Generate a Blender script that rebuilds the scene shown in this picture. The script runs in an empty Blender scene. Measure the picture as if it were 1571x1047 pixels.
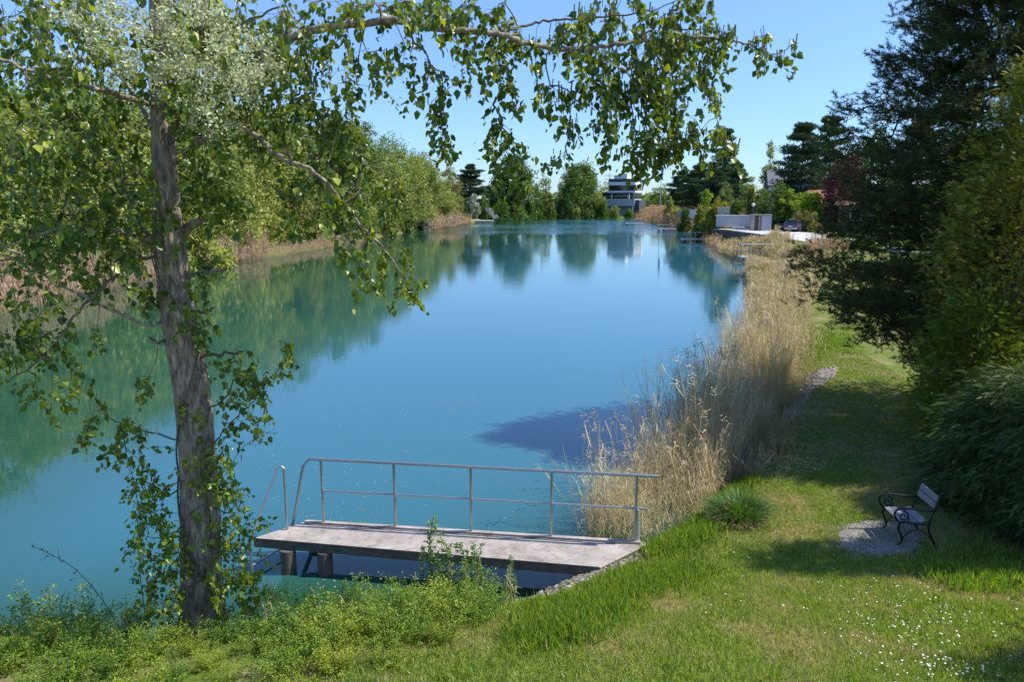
import bpy, math, random
import numpy as np
from mathutils import Vector, Matrix, noise as mnoise

# ------------------------------------------------------------------ camera, sky, sun, exposure
scene = bpy.context.scene
COL = scene.collection
R = math.radians
F = 1135.0                      # focal length in pixels of the 1571 px wide photograph
PITCH = R(10.7)
CAMZ = 5.6                      # metres above the water
cam = bpy.data.cameras.new('camera'); camo = bpy.data.objects.new('camera', cam); COL.objects.link(camo)
camo.location = (0, 0, CAMZ); camo.rotation_euler = (R(90) - PITCH, 0, 0)
cam.sensor_width = 36; cam.lens = 36 * F / 1571; cam.clip_start = 0.1; cam.clip_end = 6000
scene.camera = camo
SUN_EL = R(50)
SUN_AZ = Vector((1.0, 0.02)).normalized()     # direction to the sun on the ground plane
sunv = Vector((SUN_AZ.x * math.cos(SUN_EL), SUN_AZ.y * math.cos(SUN_EL), math.sin(SUN_EL)))
w = bpy.data.worlds.new('World'); scene.world = w; w.use_nodes = True
nt = w.node_tree; bg = nt.nodes['Background']
sky = nt.nodes.new('ShaderNodeTexSky'); sky.sky_type = 'NISHITA'; sky.sun_disc = False
sky.sun_elevation = SUN_EL; sky.sun_rotation = math.atan2(SUN_AZ.x, SUN_AZ.y)
sky.altitude = 0; sky.air_density = 1.0; sky.dust_density = 0.15; sky.ozone_density = 3.5
tint = nt.nodes.new('ShaderNodeMix'); tint.data_type = 'RGBA'; tint.blend_type = 'MULTIPLY'; tint.inputs[0].default_value = 1
nt.links.new(sky.outputs[0], tint.inputs[6]); tcs = nt.nodes.new('ShaderNodeTexCoord'); spx = nt.nodes.new('ShaderNodeSeparateXYZ'); nt.links.new(tcs.outputs['Generated'], spx.inputs[0])
crs = nt.nodes.new('ShaderNodeValToRGB'); nt.links.new(spx.outputs[2], crs.inputs[0])      # clear spring air, bluer towards the horizon
crs.color_ramp.elements[0].position = 0.0; crs.color_ramp.elements[0].color = (0.47, 0.62, 0.86, 1)
crs.color_ramp.elements[1].position = 0.45; crs.color_ramp.elements[1].color = (0.92, 1.0, 1.18, 1)
nt.links.new(crs.outputs[0], tint.inputs[7])
nt.links.new(tint.outputs[2], bg.inputs[0]); bg.inputs[1].default_value = 0.145
sl = bpy.data.lights.new('sun', 'SUN'); sl.energy = 4.8; sl.angle = R(0.53); sl.color = (1, 0.955, 0.87)
so = bpy.data.objects.new('sun', sl); COL.objects.link(so)
so.rotation_euler = sunv.to_track_quat('Z', 'Y').to_euler(); so.location = (30, 10, 60)
scene.view_settings.view_transform = 'Standard'; scene.view_settings.look = 'None'
scene.view_settings.exposure = 0.55; scene.view_settings.gamma = 1.0
scene.cycles.max_bounces = 6; scene.cycles.transparent_max_bounces = 8

# ------------------------------------------------------------------ projection helpers (photo pixels -> places)
def ray(px, py):
    u = (px - 785.5) / F; v = (523.5 - py) / F
    return np.array([u, math.cos(PITCH) + v * math.sin(PITCH), -math.sin(PITCH) + v * math.cos(PITCH)])
def PZ(px, py, z=0.0):
    d = ray(px, py); t = (z - CAMZ) / d[2]; return np.array([0, 0, CAMZ]) + d * t
def PY(px, py, Y):
    d = ray(px, py); t = Y / d[1]; return np.array([0, 0, CAMZ]) + d * t
def XA(px, Y, z=0.0):           # world x of a pixel column at distance Y, height z
    dep = Y * math.cos(PITCH) + (CAMZ - z) * math.sin(PITCH)
    return (px - 785.5) / F * dep
def ZA(py, Y):                  # height seen at pixel row py at distance Y
    return PY(785.5, py, Y)[2]

# ------------------------------------------------------------------ materials
def mat_new(name):
    m = bpy.data.materials.new(name); m.use_nodes = True
    return m, m.node_tree, m.node_tree.nodes['Principled BSDF']
def N(nt, t, **kw):
    n = nt.nodes.new(t)
    for k, v in kw.items():
        if k in n.inputs: n.inputs[k].default_value = v
        else: setattr(n, k, v)
    return n
def ramp(nt, stops, fac=None, interp='LINEAR'):
    r = nt.nodes.new('ShaderNodeValToRGB'); cr = r.color_ramp; cr.interpolation = interp
    while len(cr.elements) < len(stops): cr.elements.new(0.5)
    for e, (p, c) in zip(cr.elements, stops): e.position = p; e.color = (*c, 1) if len(c) == 3 else c
    if fac is not None: nt.links.new(fac, r.inputs[0])
    return r
def noise_tex(nt, scale, detail=3, rough=0.5, coord='Object', mapscale=None, dist=0.0):
    tc = nt.nodes.new('ShaderNodeTexCoord'); n = N(nt, 'ShaderNodeTexNoise', Scale=scale, Detail=detail, Roughness=rough, Distortion=dist)
    if mapscale:
        mp = nt.nodes.new('ShaderNodeMapping'); mp.inputs['Scale'].default_value = mapscale
        nt.links.new(tc.outputs[coord], mp.inputs[0]); nt.links.new(mp.outputs[0], n.inputs[0])
    else: nt.links.new(tc.outputs[coord], n.inputs[0])
    return n
def bump(nt, b, h, strength, dist=0.02):
    bp = N(nt, 'ShaderNodeBump', Strength=strength, Distance=dist)
    nt.links.new(h, bp.inputs['Height']); nt.links.new(bp.outputs[0], b.inputs['Normal']); return bp

def simple(name, col, rough=0.6, metal=0.0, var=0.15, nscale=6.0, bstr=0.0, bdist=0.01, spec=0.5, mapscale=None):
    m, nt, b = mat_new(name)
    n = noise_tex(nt, nscale, 5, 0.6, mapscale=mapscale)
    c = np.array(col)
    r = ramp(nt, [(0.3, tuple(c * (1 - var))), (0.7, tuple(np.minimum(c * (1 + var), 1)))], n.outputs[0])
    nt.links.new(r.outputs[0], b.inputs['Base Color'])
    b.inputs['Roughness'].default_value = rough; b.inputs['Metallic'].default_value = metal
    b.inputs['Specular IOR Level'].default_value = spec
    if bstr: bump(nt, b, n.outputs[0], bstr, bdist)
    return m

def leafmat(name, cols, trans=0.35, rough=0.45, tcol=None, spec=0.4, hue=0.0, patch=None):
    """cols: list of base colours picked by the per-leaf random value."""
    m, nt, b = mat_new(name)
    at = N(nt, 'ShaderNodeAttribute', attribute_name='rnd')
    k = len(cols)
    r = ramp(nt, [(i / max(1, k - 1), c) for i, c in enumerate(cols)], at.outputs['Fac'])
    out = r.outputs[0]
    if hue:
        oi = nt.nodes.new('ShaderNodeObjectInfo')
        hs = nt.nodes.new('ShaderNodeHueSaturation')
        mr = N(nt, 'ShaderNodeMapRange'); mr.inputs['To Min'].default_value = 0.5 - hue; mr.inputs['To Max'].default_value = 0.5 + hue
        nt.links.new(oi.outputs['Random'], mr.inputs['Value']); nt.links.new(mr.outputs[0], hs.inputs['Hue'])
        mv = N(nt, 'ShaderNodeMapRange'); mv.inputs['To Min'].default_value = 1.25; mv.inputs['To Max'].default_value = 0.75
        nt.links.new(oi.outputs['Random'], mv.inputs['Value']); nt.links.new(mv.outputs[0], hs.inputs['Value'])
        nt.links.new(out, hs.inputs['Color']); out = hs.outputs[0]
    if patch:
        n = noise_tex(nt, patch[0], 3, 0.55)
        mx = nt.nodes.new('ShaderNodeMix'); mx.data_type = 'RGBA'
        rr = ramp(nt, [(patch[2], (0, 0, 0)), (patch[3], (1, 1, 1))], n.outputs[0])
        nt.links.new(rr.outputs[0], mx.inputs[0]); nt.links.new(out, mx.inputs[6]); mx.inputs[7].default_value = (*patch[1], 1)
        out = mx.outputs[2]
    nt.links.new(out, b.inputs['Base Color']); b.inputs['Roughness'].default_value = rough
    b.inputs['Specular IOR Level'].default_value = spec
    if trans:
        tr = nt.nodes.new('ShaderNodeBsdfTranslucent')
        g = nt.nodes.new('ShaderNodeMix'); g.data_type = 'RGBA'; g.blend_type = 'MULTIPLY'; g.inputs[0].default_value = 1
        nt.links.new(out, g.inputs[6]); g.inputs[7].default_value = (*(tcol or (1.7, 1.6, 0.6)), 1)
        nt.links.new(g.outputs[2], tr.inputs[0])
        mx = nt.nodes.new('ShaderNodeMixShader'); mx.inputs[0].default_value = trans
        nt.links.new(b.outputs[0], mx.inputs[1]); nt.links.new(tr.outputs[0], mx.inputs[2])
        nt.links.new(mx.outputs[0], nt.nodes['Material Output'].inputs[0])
    return m

def barkmat(name, c1, c2, scale=9.0, stretch=0.18, bstr=0.9, bdist=0.03):
    m, nt, b = mat_new(name)
    n1 = noise_tex(nt, scale, 8, 0.65, mapscale=(1, 1, stretch), dist=0.6)
    n2 = noise_tex(nt, scale * 0.25, 3, 0.5)
    r = ramp(nt, [(0.36, c1), (0.52, tuple((np.array(c1) + c2) / 2)), (0.66, c2)], n1.outputs[0])
    mx = nt.nodes.new('ShaderNodeMix'); mx.data_type = 'RGBA'; mx.blend_type = 'MULTIPLY'; mx.inputs[0].default_value = 0.6
    r2 = ramp(nt, [(0.35, (0.6, 0.6, 0.58)), (0.65, (1, 1, 1))], n2.outputs[0])
    nt.links.new(r.outputs[0], mx.inputs[6]); nt.links.new(r2.outputs[0], mx.inputs[7])
    nt.links.new(mx.outputs[2], b.inputs['Base Color']); b.inputs['Roughness'].default_value = 0.9
    b.inputs['Specular IOR Level'].default_value = 0.2
    bump(nt, b, n1.outputs[0], bstr, bdist)
    return m

M = {}
M['poplar_leaf'] = leafmat('poplar_leaf', [(0.045, 0.085, 0.01), (0.085, 0.14, 0.014), (0.16, 0.22, 0.022), (0.34, 0.36, 0.05)], 0.34, 0.36, (1.9, 1.75, 0.45), 0.5)
M['poplar_flower'] = leafmat('poplar_flower', [(0.297, 0.338, 0.162), (0.486, 0.513, 0.297), (0.675, 0.675, 0.486)], 0.3, 0.7, (1.2, 1.2, 0.8), 0.2)
M['catkin'] = leafmat('catkin', [(0.14, 0.16, 0.05), (0.22, 0.24, 0.1)], 0.3, 0.7, (1.3, 1.3, 0.8), 0.2)
M['ivy'] = leafmat('ivy', [(0.078, 0.130, 0.013), (0.156, 0.221, 0.019), (0.247, 0.299, 0.033)], 0.35, 0.35, (2.0, 1.8, 0.5), 0.5)
M['shrub_leaf'] = leafmat('shrub_leaf', [(0.080, 0.154, 0.015), (0.161, 0.252, 0.020), (0.258, 0.336, 0.025)], 0.35, 0.45, (1.7, 1.7, 0.5), 0.3, hue=0.03)
M['weed_leaf'] = leafmat('weed_leaf', [(0.104, 0.182, 0.046), (0.182, 0.260, 0.065)], 0.3, 0.5)
M['grass'] = leafmat('grass', [(0.113, 0.192, 0.023), (0.195, 0.285, 0.039), (0.277, 0.351, 0.054), (0.422, 0.394, 0.175)], 0.3, 0.45, (1.5, 1.6, 0.5), 0.3, patch=(0.9, (0.4, 0.34, 0.16), 0.44, 0.7))
M['grass_long'] = leafmat('grass_long', [(0.105, 0.178, 0.025), (0.161, 0.238, 0.032), (0.298, 0.313, 0.051)], 0.35, 0.4, (1.4, 1.7, 0.5), 0.35)
M['grass_pale'] = leafmat('grass_pale', [(0.13, 0.14, 0.03), (0.2, 0.19, 0.06), (0.3, 0.25, 0.12)], 0.3, 0.5, (1.5, 1.5, 0.6), 0.3, patch=(0.5, (0.1, 0.16, 0.02), 0.5, 0.62))
M['reed'] = leafmat('reed', [(0.320, 0.238, 0.126), (0.507, 0.393, 0.217), (0.666, 0.561, 0.342), (0.614, 0.576, 0.361)], 0.25, 0.55, (1.2, 1.1, 0.8), 0.3, patch=(0.35, (0.36, 0.31, 0.09), 0.5, 0.7))
M['reed_rust'] = leafmat('reed_rust', [(0.393, 0.236, 0.129), (0.503, 0.335, 0.187), (0.568, 0.410, 0.273)], 0.25, 0.6, (1.2, 1.1, 0.8), 0.2)
M['reed_pink'] = leafmat('reed_pink', [(0.38, 0.27, 0.18), (0.5, 0.38, 0.27), (0.58, 0.47, 0.34)], 0.25, 0.6, (1.2, 1.1, 0.9), 0.2)
M['plume'] = leafmat('plume', [(0.3, 0.19, 0.12), (0.45, 0.33, 0.22)], 0.3, 0.8, (1.2, 1.1, 0.9), 0.1)
M['willow_leaf'] = leafmat('willow_leaf', [(0.134, 0.182, 0.043), (0.205, 0.260, 0.060), (0.286, 0.329, 0.093)], 0.3, 0.5, (1.6, 1.5, 0.6), 0.3, hue=0.022)
M['olive_leaf'] = leafmat('olive_leaf', [(0.156, 0.143, 0.039), (0.221, 0.208, 0.052), (0.260, 0.247, 0.078)], 0.3, 0.5, (1.5, 1.4, 0.6), 0.3, hue=0.015)
M['round_leaf'] = leafmat('round_leaf', [(0.053, 0.105, 0.021), (0.098, 0.165, 0.027), (0.150, 0.225, 0.038)], 0.3, 0.5, (1.5, 1.5, 0.6), 0.3, hue=0.02)
M['bright_leaf'] = leafmat('bright_leaf', [(0.115, 0.196, 0.014), (0.184, 0.276, 0.021), (0.265, 0.356, 0.034)], 0.35, 0.5, (1.5, 1.5, 0.5), 0.3)
M['gold_leaf'] = leafmat('gold_leaf', [(0.18, 0.17, 0.01), (0.34, 0.3, 0.015), (0.45, 0.4, 0.03)], 0.3, 0.5, (1.3, 1.2, 0.5), 0.3)
M['red_leaf'] = leafmat('red_leaf', [(0.07, 0.018, 0.025), (0.13, 0.035, 0.045), (0.2, 0.07, 0.08)], 0.3, 0.5, (1.6, 0.9, 0.9), 0.3)
M['blossom'] = leafmat('blossom', [(0.2, 0.24, 0.12), (0.4, 0.42, 0.33), (0.6, 0.6, 0.5)], 0.3, 0.6, (1.2, 1.2, 1.0), 0.2)
M['needle_dark'] = leafmat('needle_dark', [(0.036, 0.065, 0.027), (0.060, 0.104, 0.038), (0.100, 0.152, 0.053)], 0.12, 0.45, (1.5, 1.5, 0.7), 0.4, hue=0.012)
M['needle_near'] = leafmat('needle_near', [(0.032, 0.049, 0.016), (0.060, 0.085, 0.023), (0.108, 0.132, 0.034)], 0.12, 0.6, (1.5, 1.5, 0.7), 0.15)
M['thuja'] = leafmat('thuja', [(0.069, 0.108, 0.016), (0.138, 0.196, 0.027), (0.257, 0.294, 0.040), (0.493, 0.431, 0.070)], 0.25, 0.5, (1.6, 1.4, 0.5), 0.35)
M['fresh_spray'] = leafmat('fresh_spray', [(0.07, 0.11, 0.012), (0.13, 0.19, 0.02), (0.24, 0.28, 0.04)], 0.3, 0.5, (1.6, 1.5, 0.5), 0.3)
M['juniper'] = leafmat('juniper', [(0.036, 0.071, 0.015), (0.070, 0.118, 0.025), (0.120, 0.173, 0.032)], 0.15, 0.5, (1.4, 1.5, 0.8), 0.3)
M['sedge'] = leafmat('sedge', [(0.038, 0.098, 0.011), (0.068, 0.150, 0.015), (0.112, 0.203, 0.030)], 0.35, 0.4, (1.4, 1.6, 0.5), 0.35)
M['daisy'] = leafmat('daisy', [(0.75, 0.75, 0.72), (0.85, 0.85, 0.8)], 0.2, 0.6, (1, 1, 1), 0.2)
M['bark_poplar'] = barkmat('bark_poplar', (0.15, 0.11, 0.08), (0.6, 0.49, 0.38), 22, 0.26, 1.0, 0.03)
M['bark_twig'] = barkmat('bark_twig', (0.11, 0.08, 0.055), (0.24, 0.19, 0.14), 20, 0.6, 0.3, 0.005)
M['bark_pine'] = barkmat('bark_pine', (0.07, 0.04, 0.025), (0.22, 0.13, 0.085), 7, 0.4, 0.8, 0.03)
M['bark_far'] = simple('bark_far', (0.12, 0.095, 0.07), 0.9, var=0.3, nscale=3)
M['stem_green'] = simple('stem_green', (0.12, 0.13, 0.05), 0.7, var=0.2)
M['dry_stem'] = simple('dry_stem', (0.13, 0.1, 0.07), 0.8, var=0.2)
M['steel'] = simple('steel', (0.42, 0.43, 0.43), 0.38, 0.85, 0.12, 14, 0.05)
M['pole_grey'] = simple('pole_grey', (0.4, 0.41, 0.42), 0.5, 0.5, 0.1)
M['iron'] = simple('iron', (0.012, 0.013, 0.014), 0.35, 0.3, 0.2, 20, 0.1, spec=0.5)
M['slat'] = simple('slat', (0.2, 0.2, 0.21), 0.55, 0, 0.18, 9, 0.3, 0.003, mapscale=(6, 0.6, 6))
M['green_paint'] = simple('green_paint', (0.05, 0.22, 0.1), 0.6, 0, 0.2)
M['pale_wall'] = simple('pale_wall', (0.46, 0.46, 0.46), 0.85, 0, 0.12, 3, 0.2)
M['white'] = simple('white', (0.74, 0.75, 0.76), 0.6, 0, 0.04, 4)
M['grey_panel'] = simple('grey_panel', (0.36, 0.38, 0.42), 0.6, 0, 0.06, 3)
M['dark_panel'] = simple('dark_panel', (0.05, 0.05, 0.06), 0.5, 0, 0.1, 3)
M['glass'] = simple('glass', (0.015, 0.02, 0.028), 0.08, 0, 0.3, 1, spec=0.8)
M['roof_grey'] = simple('roof_grey', (0.13, 0.135, 0.15), 0.75, 0, 0.2, 4, 0.3)
M['roof_red'] = simple('roof_red', (0.32, 0.15, 0.09), 0.85, 0, 0.25, 4, 0.3)
M['brick'] = simple('brick', (0.33, 0.17, 0.12), 0.9, 0, 0.25, 8, 0.3)
M['car_paint'] = simple('car_paint', (0.1, 0.115, 0.15), 0.22, 0.4, 0.05, 2, spec=0.7)
M['tyre'] = simple('tyre', (0.02, 0.02, 0.02), 0.8)
M['taillight'] = simple('taillight', (0.45, 0.02, 0.02), 0.25)
M['plate'] = simple('plate', (0.6, 0.55, 0.4), 0.5)
M['wood_dark'] = simple('wood_dark', (0.1, 0.075, 0.055), 0.85, 0, 0.25, 8, 0.3)
M['wood_pale'] = simple('wood_pale', (0.42, 0.38, 0.33), 0.8, 0, 0.15, 8, 0.2)
M['blue'] = simple('blue', (0.05, 0.09, 0.4), 0.7)
M['terracotta'] = simple('terracotta', (0.38, 0.16, 0.09), 0.8)
M['white_shutter'] = simple('white_shutter', (0.5, 0.56, 0.62), 0.6, 0, 0.05)

# asphalt / pale concrete road
m, nt_, b = mat_new('road'); n = noise_tex(nt_, 0.8, 6, 0.6)
r = ramp(nt_, [(0.3, (0.4, 0.38, 0.36)), (0.7, (0.52, 0.5, 0.48))], n.outputs[0]); nt_.links.new(r.outputs[0], b.inputs['Base Color'])
b.inputs['Roughness'].default_value = 0.95; M['road'] = m

# weathered jetty concrete
m, nt_, b = mat_new('concrete'); n = noise_tex(nt_, 2.2, 8, 0.7); n2 = noise_tex(nt_, 60, 4, 0.7); n3 = noise_tex(nt_, 5, 5, 0.75, mapscale=(1, 1, 0.15), dist=0.5)
r = ramp(nt_, [(0.3, (0.26, 0.225, 0.2)), (0.5, (0.36, 0.315, 0.28)), (0.68, (0.44, 0.395, 0.36))], n.outputs[0])
mx = nt_.nodes.new('ShaderNodeMix'); mx.data_type = 'RGBA'; mx.blend_type = 'MULTIPLY'; mx.inputs[0].default_value = 0.7
r2 = ramp(nt_, [(0.35, (0.62, 0.6, 0.57)), (0.5, (1, 1, 1))], n2.outputs[0])
nt_.links.new(r.outputs[0], mx.inputs[6]); nt_.links.new(r2.outputs[0], mx.inputs[7])
mx3 = nt_.nodes.new('ShaderNodeMix'); mx3.data_type = 'RGBA'; mx3.blend_type = 'MULTIPLY'; mx3.inputs[0].default_value = 0.8
r3 = ramp(nt_, [(0.38, (0.66, 0.62, 0.58)), (0.5, (1, 1, 1))], n3.outputs[0])
nt_.links.new(mx.outputs[2], mx3.inputs[6]); nt_.links.new(r3.outputs[0], mx3.inputs[7])
nt_.links.new(mx3.outputs[2], b.inputs['Base Color']); b.inputs['Roughness'].default_value = 0.9
bump(nt_, b, n2.outputs[0], 0.35, 0.004); M['concrete'] = m
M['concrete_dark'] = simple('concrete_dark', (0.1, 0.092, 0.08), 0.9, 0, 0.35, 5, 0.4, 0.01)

# ground: grass soil, dry thatch and earth
m, nt_, b = mat_new('ground'); n = noise_tex(nt_, 0.9, 5, 0.6); n2 = noise_tex(nt_, 9, 6, 0.7)
r = ramp(nt_, [(0.38, (0.13, 0.19, 0.03)), (0.52, (0.19, 0.21, 0.06)), (0.66, (0.3, 0.25, 0.13))], n.outputs[0])
mx = nt_.nodes.new('ShaderNodeMix'); mx.data_type = 'RGBA'; mx.blend_type = 'MULTIPLY'; mx.inputs[0].default_value = 0.8
r2 = ramp(nt_, [(0.3, (0.45, 0.42, 0.38)), (0.62, (1, 1, 1))], n2.outputs[0])
nt_.links.new(r.outputs[0], mx.inputs[6]); nt_.links.new(r2.outputs[0], mx.inputs[7]); nt_.links.new(mx.outputs[2], b.inputs['Base Color'])
b.inputs['Roughness'].default_value = 1.0; b.inputs['Specular IOR Level'].default_value = 0.1
bump(nt_, b, n2.outputs[0], 0.6, 0.04); M['ground'] = m
m, nt_, b = mat_new('gravel'); v = N(nt_, 'ShaderNodeTexVoronoi', Scale=38.0); tc = nt_.nodes.new('ShaderNodeTexCoord'); nt_.links.new(tc.outputs['Object'], v.inputs[0])
r = ramp(nt_, [(0, (0.12, 0.1, 0.085)), (0.5, (0.22, 0.19, 0.165)), (1, (0.34, 0.31, 0.28))], v.outputs['Color']); nt_.links.new(r.outputs[0], b.inputs['Base Color'])
b.inputs['Roughness'].default_value = 0.95; bump(nt_, b, v.outputs['Distance'], 0.9, 0.02); M['gravel'] = m
M['stone'] = leafmat('stone', [(0.14, 0.11, 0.09), (0.24, 0.2, 0.17), (0.4, 0.36, 0.32)], 0, 0.9)

# water: turquoise body under a clear reflecting skin, calm near, ruffled in long streaks
m, nt_, b = mat_new('water')
tc = nt_.nodes.new('ShaderNodeTexCoord')
att = N(nt_, 'ShaderNodeAttribute', attribute_name='shallow_and_reflection')
rb = ramp(nt_, [(0.0, (0.03, 0.128, 0.165)), (0.5, (0.016, 0.07, 0.034)), (1.0, (0.04, 0.075, 0.04))], att.outputs['Fac'])  # middle stop: green of the tree reflection painted into the body colour
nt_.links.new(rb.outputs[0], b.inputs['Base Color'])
b.inputs['Roughness'].default_value = 0.03; b.inputs['IOR'].default_value = 1.6
mpw = nt_.nodes.new('ShaderNodeMapping'); mpw.inputs['Scale'].default_value = (0.55, 1.6, 1); nt_.links.new(tc.outputs['Object'], mpw.inputs[0])
w1 = N(nt_, 'ShaderNodeTexNoise', Scale=3.0, Detail=3.0, Roughness=0.5); nt_.links.new(mpw.outputs[0], w1.inputs[0])
mpm = nt_.nodes.new('ShaderNodeMapping'); mpm.inputs['Scale'].default_value = (0.02, 0.028, 1); nt_.links.new(tc.outputs['Object'], mpm.inputs[0])
w2 = N(nt_, 'ShaderNodeTexNoise', Scale=1.0, Detail=2.0, Roughness=0.5); nt_.links.new(mpm.outputs[0], w2.inputs[0])
mask = ramp(nt_, [(0.42, (0.28, 0.28, 0.28)), (0.62, (1, 1, 1))], w2.outputs[0])
sep = nt_.nodes.new('ShaderNodeSeparateXYZ'); nt_.links.new(tc.outputs['Object'], sep.inputs[0])
far = N(nt_, 'ShaderNodeMapRange'); far.inputs['From Min'].default_value = 125; far.inputs['From Max'].default_value = 160; far.inputs['To Min'].default_value = 1.0; far.inputs['To Max'].default_value = 45.0
nt_.links.new(sep.outputs[1], far.inputs['Value'])
mul = N(nt_, 'ShaderNodeMath', operation='MULTIPLY'); nt_.links.new(mask.outputs[0], mul.inputs[0]); nt_.links.new(w1.outputs[0], mul.inputs[1])
mul2 = N(nt_, 'ShaderNodeMath', operation='MULTIPLY'); nt_.links.new(mul.outputs[0], mul2.inputs[0]); nt_.links.new(far.outputs[0], mul2.inputs[1])
bump(nt_, b, mul2.outputs[0], 0.35, 0.010); M['water'] = m
WATERMAT = m

# ------------------------------------------------------------------ object helpers
def tag(o, label=None, cat=None, group=None, kind=None):
    if label: o['label'] = label
    if cat: o['category'] = cat
    if group: o['group'] = group
    if kind: o['kind'] = kind
    return o
def empty(name, loc=(0, 0, 0), rz=0.0, label=None, cat=None, group=None):
    o = bpy.data.objects.new(name, None); COL.objects.link(o); o.location = Vector(loc); o.rotation_euler = (0, 0, rz)
    o.empty_display_size = 0.2
    return tag(o, label, cat, group)
def mesh_np(name, V, Fc, rnd=None, smooth=False):
    V = np.asarray(V, dtype=np.float32); Fc = np.asarray(Fc, dtype=np.int32); k = Fc.shape[1]
    me = bpy.data.meshes.new(name)
    me.vertices.add(len(V)); me.vertices.foreach_set('co', V.ravel())
    me.loops.add(Fc.size); me.loops.foreach_set('vertex_index', Fc.ravel())
    me.polygons.add(len(Fc)); me.polygons.foreach_set('loop_start', np.arange(0, Fc.size, k, dtype=np.int32))
    if smooth: me.polygons.foreach_set('use_smooth', np.ones(len(Fc), dtype=bool))
    if rnd is not None:
        a = me.attributes.new('rnd', 'FLOAT', 'POINT'); a.data.foreach_set('value', np.asarray(rnd, dtype=np.float32))
    me.update(calc_edges=True); return me
def obj(name, me, mat, parent=None, local=False):
    """link a mesh as one object; world coordinates are made local to an (unrotated) parent."""
    if not me.materials: me.materials.append(mat)
    o = bpy.data.objects.new(name, me); COL.objects.link(o)
    if parent is not None:
        o.parent = parent
        if not local: o.location = -Vector(parent.location)
    return o
def copy_tree(root, loc, rz=0.0, sc=(1, 1, 1), label=None, group=None):
    c = root.copy(); COL.objects.link(c); c.location = Vector(loc); c.rotation_euler = (0, 0, rz); c.scale = sc
    if label: c['label'] = label
    if group: c['group'] = group
    def rec(a, b):
        for ch in a.children:
            d = ch.copy(); COL.objects.link(d); d.parent = b; rec(ch, d)
    kids = list(root.children)
    for ch in kids:
        d = ch.copy(); COL.objects.link(d); d.parent = c
        for g in list(ch.children):
            e = g.copy(); COL.objects.link(e); e.parent = d
    return c

class MB:
    """collects boxes, tubes and prisms into one mesh"""
    def __init__(s): s.v = []; s.f = []
    def add(s, v, f):
        n = len(s.v); s.v += [tuple(map(float, p)) for p in v]; s.f += [tuple(i + n for i in q) for q in f]; return s
    def box(s, c, size, rz=0.0, bev=0.0):
        x, y, z = [t / 2 for t in size]
        if bev > 0:
            b = min(bev, x * .9, y * .9, z * .9); pts = []
            loop = [(x - b, y), (x, y - b), (x, -y + b), (x - b, -y), (-x + b, -y), (-x, -y + b), (-x, y - b), (-x + b, y)]
            inner = [(x - b, y - b), (x - b, y - b), (x - b, -y + b), (x - b, -y + b), (-x + b, -y + b), (-x + b, -y + b), (-x + b, y - b), (-x + b, y - b)]
            for zz, lp in ((-z, inner), (-z + b, loop), (z - b, loop), (z, inner)): pts += [(px, py, zz) for px, py in lp]
            f = [tuple(range(7, -1, -1)), tuple(range(24, 32))]
            for k in range(3):
                for i in range(8): j = (i + 1) % 8; f.append((k * 8 + j, k * 8 + i, k * 8 + 8 + i, k * 8 + 8 + j))
            f = [f[0], f[1]] + f[2:]
        else:
            pts = [(-x, -y, -z), (x, -y, -z), (x, y, -z), (-x, y, -z), (-x, -y, z), (x, -y, z), (x, y, z), (-x, y, z)]
            f = [(0, 3, 2, 1), (4, 5, 6, 7), (0, 1, 5, 4), (1, 2, 6, 5), (2, 3, 7, 6), (3, 0, 4, 7)]
        ca, sa = math.cos(rz), math.sin(rz)
        return s.add([(c[0] + px * ca - py * sa, c[1] + px * sa + py * ca, c[2] + pz) for px, py, pz in pts], f)
    def tube(s, pts, r, seg=8, cap=True):
        V, Fc = tube_np(pts, r if hasattr(r, '__len__') else [r] * len(pts), seg); f = [tuple(q) for q in Fc]
        n = len(V)
        if cap: f += [tuple(range(seg - 1, -1, -1)), tuple(range(n - seg, n))]
        return s.add(V, f)
    def prism(s, poly, z0, z1):
        n = len(poly)
        return s.add([(x, y, z0) for x, y in poly] + [(x, y, z1) for x, y in poly],
                     [tuple(range(n - 1, -1, -1)), tuple(range(n, 2 * n))] + [(i, (i + 1) % n, (i + 1) % n + n, i + n) for i in range(n)])
    def extr(s, poly, axis_pts):
        """poly in (a,z); axis_pts = two functions mapping (a,z)->xyz"""
        n = len(poly); a, b = axis_pts
        return s.add([a(*p) for p in poly] + [b(*p) for p in poly],
                     [tuple(range(n - 1, -1, -1)), tuple(range(n, 2 * n))] + [(i, (i + 1) % n, (i + 1) % n + n, i + n) for i in range(n)])
    def build(s, name, mat, parent=None, local=False, smooth=False):
        me = bpy.data.meshes.new(name); me.from_pydata(s.v, [], s.f); me.update()
        import bmesh
        bm = bmesh.new(); bm.from_mesh(me); bmesh.ops.recalc_face_normals(bm, faces=bm.faces); bm.to_mesh(me); bm.free()
        if smooth: me.polygons.foreach_set('use_smooth', np.ones(len(me.polygons), dtype=bool))
        return obj(name, me, mat, parent, local)

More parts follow.
